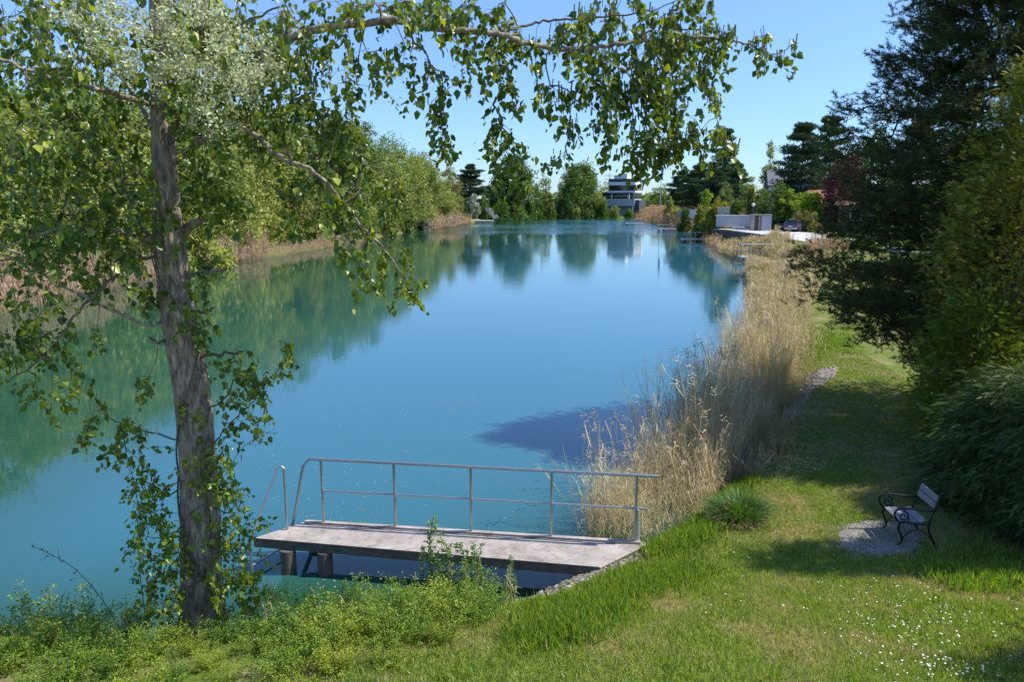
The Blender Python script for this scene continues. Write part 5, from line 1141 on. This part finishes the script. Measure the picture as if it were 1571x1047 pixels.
def putsh(protos, used, i, x, y, s, rz, label, cat='shrub', group=None, sz=1.0):
    z = hz(x, y) - .03
    if not used[i]: o = protos[i]; o.location = (x, y, z); o.rotation_euler = (0, 0, rz); o.scale = (s, s, s * sz); used[i] = True
    else: o = copy_tree(protos[i], (x, y, z), rz, (s, s, s * sz))
    tag(o, label, cat, group); return o
rg = np.random.default_rng(5)
bankpx = [(60, 1010, 7.6, 1.25), (120, 1040, 7.2, 1.0), (15, 1060, 7.3, .8), (200, 1040, 7.4, .9), (270, 1000, 7.3, .75), (350, 1000, 7.1, .9), (400, 1010, 7.5, .9), (450, 1020, 7.2, .9), (500, 990, 7.6, .75), (540, 1000, 7.3, .85), (590, 970, 7.7, .85), (620, 1010, 7.2, .8), (650, 945, 8.0, .95), (700, 935, 8.2, .95), (735, 955, 7.8, .7), (715, 955, 7.5, .75), (660, 955, 7.6, .8), (690, 985, 7.5, .85), (730, 1000, 7.3, .6), (300, 1050, 6.8, .8), (400, 1060, 6.7, .85), (500, 1060, 6.8, .85), (600, 1050, 6.8, .7), (680, 1050, 6.8, .5), (130, 985, 7.9, .85), (560, 1045, 6.9, .7), (30, 0, 6.6, .8), (110, 0, 6.3, .8), (190, 0, 6.4, .75), (270, 0, 6.1, .75), (350, 0, 6.0, .7), (440, 0, 6.1, .7), (520, 0, 6.2, .65), (600, 0, 6.2, .5), (150, 0, 5.7, .6), (300, 0, 5.5, .6), (450, 0, 5.6, .55), (20, 0, 5.8, .6), (640, 0, 6.8, .5), (560, 0, 5.7, .4), (60, 0, 6.9, .8), (150, 0, 6.8, .8), (230, 0, 6.6, .8), (70, 0, 5.6, .7), (230, 0, 5.7, .7), (380, 0, 5.4, .6), (480, 0, 6.5, .75), (330, 0, 6.4, .7)]
for k, (px, py, Y, s) in enumerate(bankpx):
    x = XA(px, Y, .5); putsh(bsh, used, k % 3, x, Y, s * (.72 if 430 < px < 640 else .62 if px < 230 and not (40 < px < 125) else .45 if 230 < px < 420 else .72) * (.95 if Y < 6.7 else 1), k * 1.3, 'yellow green leafy shrub in the thicket on the near bank', group='leafy shrubs of the near bank')
weed = [make_shrub('tall_weed', 91 + i, 1.0, .28, 5, 150, .032, 'weed_leaf', upright=2.5) for i in range(2)]; usedw = [False] * 2
for k, (px, Y, top, lab) in enumerate([(684, 8.5, 752, 'tallest slender weed in front of the jetty deck'), (735, 8.6, 812, 'slender weed in front of the jetty deck right of the tallest'), (783, 8.9, 838, 'slender weed at the right end of the row before the jetty'), (660, 8.4, 822, 'slender weed just left of the tallest one before the jetty'), (705, 8.4, 830, 'slender weed just right of the tallest one before the jetty'), (535, 8.1, 868, 'lone slender weed over the shaded water left of the others'), (757, 8.6, 858, 'short slender weed near the jetty rubble')]):
    x = XA(px, Y, 1); z = hz(x, Y); H = (ZA(top, Y) - z) / 1.02; putsh(weed, usedw, k % 2, x, Y, H, k * 2.0, lab, 'weed', None)
    bpy.context.view_layer.update
# bare bramble cane arching at the left, and thin dead stems
def cane(pts, Y, label, r=.006, seed=1):
    rng = np.random.default_rng(seed); c = px3(pts, Y, 8); tubes = [tube_np(c, np.linspace(r, r * .35, len(c)), 5)]; P = []; Yd = []
    for k in range(10, len(c) - 1, 2):
        d = nrm(rng.normal(size=3)) * (.05 + .12 * rng.random()); q = np.array([c[k], c[k] + d * .6, c[k] + d + (0, 0, .02)]); tubes.append(tube_np(q, [.002, .0016, .001], 3))
        for m_ in range(5): P.append(c[k] + d * rng.random()); Yd.append(rng.normal(size=3))
    r_ = empty('bramble_cane', c[0], 0, label, 'bramble'); V, Fc = join(tubes); obj('stem', mesh_np('stem', V, Fc), M['dry_stem'], r_)
    P = np.array(P); V, Fc, rr = scatter(OV_V, LEAF_F, P, np.array(Yd), .02 * (.6 + rng.random(len(P))), rng); obj('leaves', mesh_np('leaves', V, Fc, rr), M['weed_leaf'], r_)
cane([(205, 1010, 0), (175, 950, 0), (145, 905, 0), (110, 870, 0), (75, 850, 0), (48, 838, 0)], 7.5, 'long bare bramble cane arching left over the water', seed=2)
cane([(225, 960, 0), (215, 880, 0), (215, 800, 0), (205, 740, 0), (192, 690, 0)], 7.5, 'thin upright bramble cane just left of the poplar trunk', seed=3)
cane([(345, 730, 0), (370, 690, 0), (395, 672, 0), (420, 660, 0)], 7.5, 'short dead twig sticking out right of the poplar trunk', seed=4, r=.004)

# ------------------------------------------------------------------ lawn
def blades(name, xy, h0, h1, w, seed, mat, lean=.45, label=None):
    rng = np.random.default_rng(seed); n = len(xy); z = height(xy[:, 0], xy[:, 1]) - .004
    P = np.column_stack([xy, z]); yd = np.column_stack([rng.normal(size=n) * lean, rng.normal(size=n) * lean, np.ones(n)]); h = rng.uniform(h0, h1, n)
    tv = np.array(BLADE_V) * (1, 1, 1); V, Fc, r_ = scatter(tv, BLADE_F, P, yd, h, rng, up=np.column_stack([rng.normal(size=n), rng.normal(size=n), np.zeros(n)]), xs=w / h)
    return tag(obj(name, mesh_np(name, V, Fc, r_), M[mat]), label, kind='stuff')
def notgravel(p):
    a = inpoly(p[:, 0], p[:, 1], GRAVEL_BENCH); b_ = inpoly(p[:, 0], p[:, 1], GRAVEL_SHORE)
    return p[~((a | b_) & (np.random.default_rng(1).random(len(p)) > .2))]
lawn1 = [(-2.2, 5.2), (6.5, 5.2), (9.5, 10.0), (9.5, 13.5), (1.6, 13.5), (1.6, 11.0), (0.2, 9.4), (-1.0, 8.2), (-2.4, 7.2)]
p = rand_in(lawn1, 230000, 61); p = p[inland(p[:, 0], p[:, 1]) > .3]; p = notgravel(p)
blades('lawn_grass', p, .03, .08, .007, 62, 'grass')
lawn2 = [(2.2, 13.5), (10.5, 13.5), (14, 40), (10, 44), (7, 30), (4.5, 18)]
p = rand_in(lawn2, 130000, 63); p = p[inland(p[:, 0], p[:, 1]) > .45]; p = notgravel(p)
_m = np.random.default_rng(2).random(len(p)) < .45
blades('lawn_grass', p[_m], .03, .07, .014, 64, 'grass'); blades('dry_grass', p[~_m], .03, .06, .014, 60, 'grass_pale')
def ground_at(px, py):
    z = .5
    for _ in range(12): q = PZ(px, py, z); z = .5 * z + .5 * hz(q[0], q[1])
    return PZ(px, py, z)
def soft(pts, n, sig, seed):
    c = catmull([ground_at(*q) for q in pts], 10)[:, :2]; rng = np.random.default_rng(seed); i = rng.integers(0, len(c), n)
    cl = c[rng.integers(0, len(c), n // 22)] + rng.normal(size=(n // 22, 2)) * sig; k = rng.integers(0, len(cl), n)
    p = cl[k] + rng.normal(size=(n, 2)) * .09; return p[inland(p[:, 0], p[:, 1]) > .12]
blades('long_grass', soft([(830, 985), (880, 945), (930, 918), (985, 895), (1050, 878)], 19000, .2, 65), .08, .19, .008, 66, 'grass_long', lean=.35)
blades('long_grass', soft([(1000, 850), (1050, 830), (1090, 800), (1110, 770), (1130, 745)], 9000, .2, 67), .07, .2, .009, 68, 'grass_long', lean=.4)
blades('long_grass', soft([(1245, 545), (1260, 520), (1300, 505)], 7000, .8, 69), .05, .13, .016, 70, 'grass_long', lean=.4)
blades('long_grass', soft([(1480, 900), (1540, 880), (1600, 870)], 6000, .35, 71), .07, .22, .008, 72, 'grass_long', lean=.3)
# scattered longer tufts of the lawn
rg = np.random.default_rng(12); cs = rand_in(lawn1, 260, 73); cs = cs[(inland(cs[:, 0], cs[:, 1]) > .5)]; q = np.repeat(cs, 34, axis=0) + rg.normal(size=(len(cs) * 34, 2)) * .05
blades('grass_tufts', notgravel(q), .05, .11, .007, 74, 'grass_long', lean=.4)
# sedge tuft
sx, sy = gp(1135, 795); sg = empty('sedge_tuft', (sx, sy, hz(sx, sy)), 0, 'round green sedge tuft on dead brown leaves at the edge of the reeds', 'grass tuft')
def tuft(name, n, h, sp, mat, seed, w, lean, parent, off=(0, 0, 0)):
    rng = np.random.default_rng(seed); a = rng.random(n) * 6.28; r_ = sp * np.sqrt(rng.random(n)); P = np.column_stack([sx + off[0] + r_ * np.cos(a), sy + off[1] + r_ * np.sin(a), np.full(n, hz(sx, sy) + off[2])])
    segs = []; d = np.column_stack([np.cos(a), np.sin(a), np.zeros(n)]) * (r_ / sp)[:, None] * lean + (0, 0, 1) + rng.normal(size=(n, 3)) * .18
    tv = [(-.5, 0, 0), (.5, 0, 0), (.45, .5, -.06), (.3, .85, -.25), (0, 1.0, -.48), (-.3, .85, -.25), (-.45, .5, -.06)]
    tv = np.array([(-.5, 0, 0), (.5, 0, 0), (.45, .5, -.05), (-.45, .5, -.05), (.25, .85, -.22), (-.25, .85, -.22), (.02, 1, -.45), (-.02, 1, -.45)]); tf = [(0, 1, 2, 3), (3, 2, 4, 5), (5, 4, 6, 7)]
    up = -np.column_stack([np.cos(a), np.sin(a), np.zeros(n)]) + rng.normal(size=(n, 3)) * .2
    hh = h * (.45 + .65 * rng.random(n)); V, Fc, rr = scatter(tv, tf, P, d, hh, rng, up=-up * -1, xs=w / hh); obj(name, mesh_np(name, V, Fc, rr), M[mat], parent)
tuft('leaves', 1700, .5, .22, 'sedge', 75, .009, 1.1, sg)
tuft('dead_leaves', 900, .3, .3, 'reed_rust', 76, .008, 1.5, sg, (-.08, -.05, 0))
# daisies
rg = np.random.default_rng(14); D = []
for cx, cy, rx, ry, n_ in [(1400, 960, 80, 28, 150), (1330, 975, 50, 22, 40), (1440, 1030, 70, 18, 130), (1440, 990, 90, 30, 60), (1300, 900, 150, 30, 26), (1450, 910, 110, 30, 26), (1200, 830, 160, 40, 36), (1100, 900, 120, 60, 12), (1380, 920, 60, 20, 30), (1250, 820, 60, 50, 14)]:
    for k in range(int(n_ * .6)): D.append(ground_at(cx + rx * rg.normal() * .75, cy + ry * rg.normal() * .75)[:2])
D = np.array(D); z = height(D[:, 0], D[:, 1]) + .035 + .03 * rg.random(len(D))
# correct for height so the patch lies where it should
dv = [(0, 0, 0)] + [(math.cos(a), math.sin(a), .12) for a in np.linspace(0, 6.283, 9)[:-1]]; df = [(0, 1 + i, 1 + (i + 1) % 8) for i in range(8)]
V, Fc, r_ = scatter(np.array(dv)[:, [0, 1, 2]], df, np.column_stack([D, z]), rg.normal(size=(len(D), 3)) * (1, 1, .1), .0095 * (.7 + .5 * rg.random(len(D))), rg, up=upish(len(D), rg, .35))
tag(obj('daisies', mesh_np('daisies', V, Fc, r_), M['daisy']), kind='stuff')
yl = [gp(1195 + 60 * rg.normal() * .5, 805 + 12 * rg.normal()) for k in range(90)]; yl = np.array(yl)
V, Fc, r_ = scatter(np.array(dv), df, np.column_stack([yl, height(yl[:, 0], yl[:, 1]) + .05]), rg.normal(size=(len(yl), 3)), .012, rg, up=upish(len(yl), rg, .35))
tag(obj('yellow_flowers', mesh_np('yellow_flowers', V, Fc, r_), M['gold_leaf']), kind='stuff')
wx_, wy_ = gp(1410, 630); mb = MB(); mb.tube([(wx_, wy_, hz(wx_, wy_)), (wx_ + .02, wy_, hz(wx_, wy_) + .1), (wx_ + .04, wy_, hz(wx_, wy_) + .17)], [.12, .13, .05], 9); tag(mb.build('stone', M['white']), 'small white stone lying in the shade by the thuja', 'stone')

# ------------------------------------------------------------------ near pine, thujas and juniper at the right
def make_near_pine():
    rng = np.random.default_rng(101); Y0 = 17.5; X0 = XA(1545, Y0, 6); z0 = hz(X0, Y0); H = 13.0
    root = empty('pine_tree', (X0, Y0, z0), 0, 'big dark near pine with long drooping boughs on the right of the lawn', 'pine tree')
    tk = np.array([(X0 + .1 * math.sin(t * 5), Y0 + .1 * math.sin(t * 4), z0 + t * H) for t in np.linspace(-.01, 1, 26)])
    V, Fc = tube_np(tk, .2 * np.linspace(1, .12, 26), 16); obj('trunk', mesh_np('trunk', V, Fc, smooth=True), M['bark_pine'], root)
    # silhouette on the left side: height -> reach, from the photograph
    zs = [ZA(r_, Y0) for r_ in (540, 500, 455, 430, 400, 370, 330, 290, 240, 200, 150, 120, 60, 10, -60, -160, -260)]
    rc = [XA(1545, Y0, 4) - XA(c_, Y0, 4) for c_ in (1400, 1300, 1222, 1208, 1248, 1280, 1305, 1288, 1262, 1265, 1290, 1345, 1345, 1360, 1400, 1450, 1500)]
    reach = lambda z: float(np.interp(z, zs, rc))
    tips = []; 
    z = zs[0] - .1; i = 0
    while z < z0 + H - .3:
        nb = 6
        for k in range(nb):
            a = k * 6.283 / nb + i * 1.1 + rng.normal() * .25; zt_ = z + rng.normal() * .12
            side = 1.0 if math.cos(a) < 0 else .85
            L = reach(zt_) * (0.8 + .25 * rng.random()) * side
            for s_ in np.arange(.3, 1.01, .11):
                nsub = 5 if s_ > .5 else 3
                for m_ in range(nsub):
                    da = rng.normal() * .22 * (1.25 - s_ * .6); zz = zt_ + .05 * L * (s_ - .5) + rng.normal() * .14 - .1 * s_ * (1 if z < 6 else -1)
                    ss = s_ + rng.normal() * .03
                    tips.append((X0 + math.cos(a + da) * L * ss, Y0 + math.sin(a + da) * L * ss * .8, zz))
        z += .34 + .12 * rng.random(); i += 1
    tips = np.array(tips)
    d = np.linalg.norm(tips[:, :2] - (X0, Y0), axis=1); tips = tips[d > .7]
    xx = 785.5 + tips[:, 0] / (tips[:, 1] * math.cos(PITCH) + (CAMZ - tips[:, 2]) * math.sin(PITCH)) * F
    tips = tips[(xx < 1720)]
    hide = np.array([785.5 + t[0] / (t[1] * math.cos(PITCH) + (CAMZ - t[2]) * math.sin(PITCH)) * F for t in tips])
    nodes = list(tk[3:])
    tubes, A, rad = grow(nodes, tips, .3, k_up=-.1, jit=.05, r_tip=.0055, power=.45, seg=5)
    V, Fc = join(tubes); obj('branches', mesh_np('branches', V, Fc, smooth=True), M['bark_pine'], root)
    # needle brushes: several short shoots round every tip
    ns = 7; S = np.repeat(tips, ns, axis=0) + np.clip(rng.normal(size=(len(tips) * ns, 3)), -1.6, 1.6) * (.17, .17, .08)
    outw = nrm(np.column_stack([S[:, 0] - X0, S[:, 1] - Y0, np.zeros(len(S))])); ax = nrm(outw + rng.normal(size=S.shape) * .5 + (0, 0, .35))
    nn = 26; ls = rng.random((len(S), nn)) * .2; ctr = S[:, None] + ax[:, None] * ls[..., None]; dirs = nrm(rng.normal(size=(len(S), nn, 3))) * .8 + ax[:, None] * .75
    P = ctr.reshape(-1, 3); D_ = dirs.reshape(-1, 3); rr = np.repeat(np.clip(rng.normal(size=len(S)) * .3 + .45, 0, 1), nn)
    V, Fc, r_ = scatter([(-.07, 0, 0), (.07, 0, 0), (0.0, 1, 0)], [(0, 1, 2)], P, D_, .105 * (.7 + .5 * rng.random(len(P))), rng, rnd=rr)
    obj('needles', mesh_np('needles', V, Fc, r_), M['needle_near'], root)
    return len(P)
make_near_pine()
def make_spray_tree(name, px, Y, H, W, n, label, mat, cat, seed, prof, lsize=.16, bend=-.2, lean=0):
    """conifer of flat frond sprays (thuja, juniper)"""
    rng = np.random.default_rng(seed); X = XA(px, Y, 2.5); z0 = hz(X, Y); root = empty(name, (X, Y, z0), 0, label, cat)
    tk = np.array([(X + lean * t * H, Y, z0 + t * H) for t in np.linspace(-.01, .93, 14)])
    t = rng.random(n * 2); keep = rng.random(n * 2) < prof(t) + .05; t = t[keep][:n]; a = rng.random(len(t)) * 6.283
    lump = .85 + .18 * np.sin(a * 3 + t * 9) + (.22 if mat == 'juniper' else .12) * np.sin(a * 5 - t * 17 + 1); r_ = prof(t) * W / 2 * lump * (.55 + .5 * rng.random(len(t)) ** .5)
    C = np.column_stack([X + lean * t * H + r_ * np.cos(a), Y + r_ * np.sin(a), z0 + H * (.03 + .95 * t)])
    sel = C[::7]; tubes, _, _ = grow(list(tk), sel, .25, k_up=.5, r_tip=.005, power=.45, seg=4)
    V, Fc = join([tube_np(tk, .09 * np.linspace(1, .15, 14) * (H / 6 + .3), 10)] + tubes); obj('trunk', mesh_np('trunk', V, Fc, smooth=True), M['bark_pine'], root)
    # frond: flat fan of scale leaves
    tv, tf = [], []; slim = mat == 'juniper'; NP = 9 if slim else 11
    for k in range(NP):
        s_ = k / NP; sd = 1 if k % 2 else -1; L = (.2 if slim else .34) * (1 - .6 * s_); p0 = np.array([0, s_, -.25 * s_ * s_]); d_ = np.array([sd * .75, .65, -.12]); o_ = np.array([.05, -.06 * sd, 0]); n0 = len(tv)
        o_ = o_ * (.35 if slim else .55); L *= 1.25; tv += [p0 - o_, p0 + o_, p0 + d_ * L + o_ * .5, p0 + d_ * L - o_ * .5]; tf.append((n0, n0 + 1, n0 + 2, n0 + 3))
    n0 = len(tv); tv += [(-.03, 0, 0), (.03, 0, 0), (.02, 1.05, -.27), (-.02, 1.05, -.27)]; tf.append((n0, n0 + 1, n0 + 2, n0 + 3))
    m_ = 11 if slim else 7; P = np.repeat(C, m_, axis=0) + rng.normal(size=(len(C) * m_, 3)) * .12; out = nrm(P - np.column_stack([np.full(len(P), X), np.full(len(P), Y), P[:, 2] - .3]))
    yd = out + rng.normal(size=P.shape) * (.28 if slim else .45) + (0, 0, bend)
    V, Fc, rr = scatter(tv, tf, P, yd, lsize * (.6 + .7 * rng.random(len(P))), rng, up=upish(len(P), rng, .6), rnd=np.repeat(np.clip(rng.normal(size=len(C)) * .3 + .45, 0, 1), m_))
    obj('foliage', mesh_np('foliage', V, Fc, rr), M[mat], root); return root
make_spray_tree('thuja_tree', 1545, 14.4, 8.0, 4.1, 4600, 'tall yellow green thuja between the near pine and the bench', 'thuja', 'conifer', 111, lambda t: np.clip(1 - t, 0, 1) ** .45 * (.8 + .2 * np.sin(t * 3)), .115, .1)
make_spray_tree('thuja_tree', 1665, 16.0, 8.6, 3.2, 2600, 'yellow green thuja at the right edge behind the tall one', 'thuja', 'conifer', 112, lambda t: np.clip(1 - t, 0, 1) ** .45, .115, .1)
make_spray_tree('thuja_bush', 1492, 13.4, 3.5, 1.7, 1100, 'fresh light green thuja bush standing behind the bench back', 'fresh_spray', 'shrub', 117, lambda t: np.clip(np.sin(np.pi * (.2 + .72 * t)), 0, 1) ** .6, .12, .1)
make_spray_tree('juniper_bush', 1572, 11.6, 2.3, 2.5, 2800, 'low dark blue green juniper with drooping sprays behind the bench', 'juniper', 'shrub', 113, lambda t: np.cos(np.clip(t, 0, 1) * 1.4) ** .55, .14, -.5)
make_spray_tree('juniper_bush', 1660, 10.5, 2.8, 2.2, 1500, 'low dark juniper cut by the right edge of the photo', 'juniper', 'shrub', 114, lambda t: np.cos(np.clip(t, 0, 1) * 1.4) ** .55, .14, -.5)
make_spray_tree('thuja_tree', 1860, 9.9, 7.6, 2.3, 1900, 'slim thuja just beyond the right edge of the photo', 'thuja', 'conifer', 115, lambda t: np.clip(1 - t, 0, 1) ** .4, .13, .1)
make_spray_tree('juniper_bush', 1830, 5.6, 1.6, 1.6, 500, 'small juniper beyond the bottom right corner', 'juniper', 'shrub', 116, lambda t: np.cos(np.clip(t, 0, 1) * 1.4) ** .55, .12, -.2)
for k_, (px, Y, top, w_) in enumerate([(1300, 40, 440, 120), (1370, 37, 430, 130), (1440, 35, 420, 150), (1520, 33, 415, 160), (1600, 31, 410, 160), (1345, 52, 400, 90), (1420, 50, 385, 110), (1500, 48, 380, 120), (1310, 60, 352, 90), (1375, 58, 345, 100), (1450, 57, 340, 110), (1530, 56, 335, 110)]):
    shrubs[0 if k_ % 2 else 2].put(px, Y, top, w_, rz=k_ * 1.9, label='dark garden shrub behind the near pine', cat='shrub', group='shrubs behind the near pine')

# pale scum and bits of dead reed floating on the calm water
rg = np.random.default_rng(31); W_ = []
for cx, cy, rx, ry, n_ in [(695, 622, 28, 5, 90), (720, 615, 20, 3, 40), (640, 700, 260, 120, 420), (480, 780, 120, 90, 260), (380, 680, 60, 30, 60), (130, 640, 130, 60, 120), (520, 905, 110, 14, 120), (820, 500, 250, 60, 160), (1010, 470, 120, 60, 70)]:
    for k in range(n_): W_.append([*gp(cx + rx * rg.normal() * .6, cy + ry * rg.normal() * .6, 0), .004])
W_ = np.array(W_); W_ = W_[inland(W_[:, 0], W_[:, 1]) < -.05]
V, Fc, r_ = scatter([(-.3, 0, 0), (.3, 0, 0), (.2, 1, 0), (-.15, .8, 0)], CARD_F, W_, rg.normal(size=(len(W_), 3)) * (1, 1, 0), .016 * (.5 + 1.5 * rg.random(len(W_)) ** 3) * (1 + W_[:, 1] * .02), rg, up=np.tile([0, 0, 1.0], (len(W_), 1)), xs=.3 + rg.random(len(W_)))
tag(obj('floating_debris', mesh_np('floating_debris', V, Fc, r_), M['reed']), kind='stuff')

# dead stalks standing in the thicket
rg = np.random.default_rng(77); _q = []
for px, Y, n_ in [(60, 7.2, 16), (190, 7.6, 26), (230, 7.6, 20), (420, 7.6, 16), (460, 7.4, 14), (560, 7.6, 12), (760, 8.2, 10)]:
    for k in range(n_): _q.append((XA(px + 22 * rg.normal(), Y, .6), Y + .2 * rg.normal()))
reeds('dead_stalks', np.array(_q), .35, .8, 78, w=.005, plume_p=0, leaves=2, lean=.3)
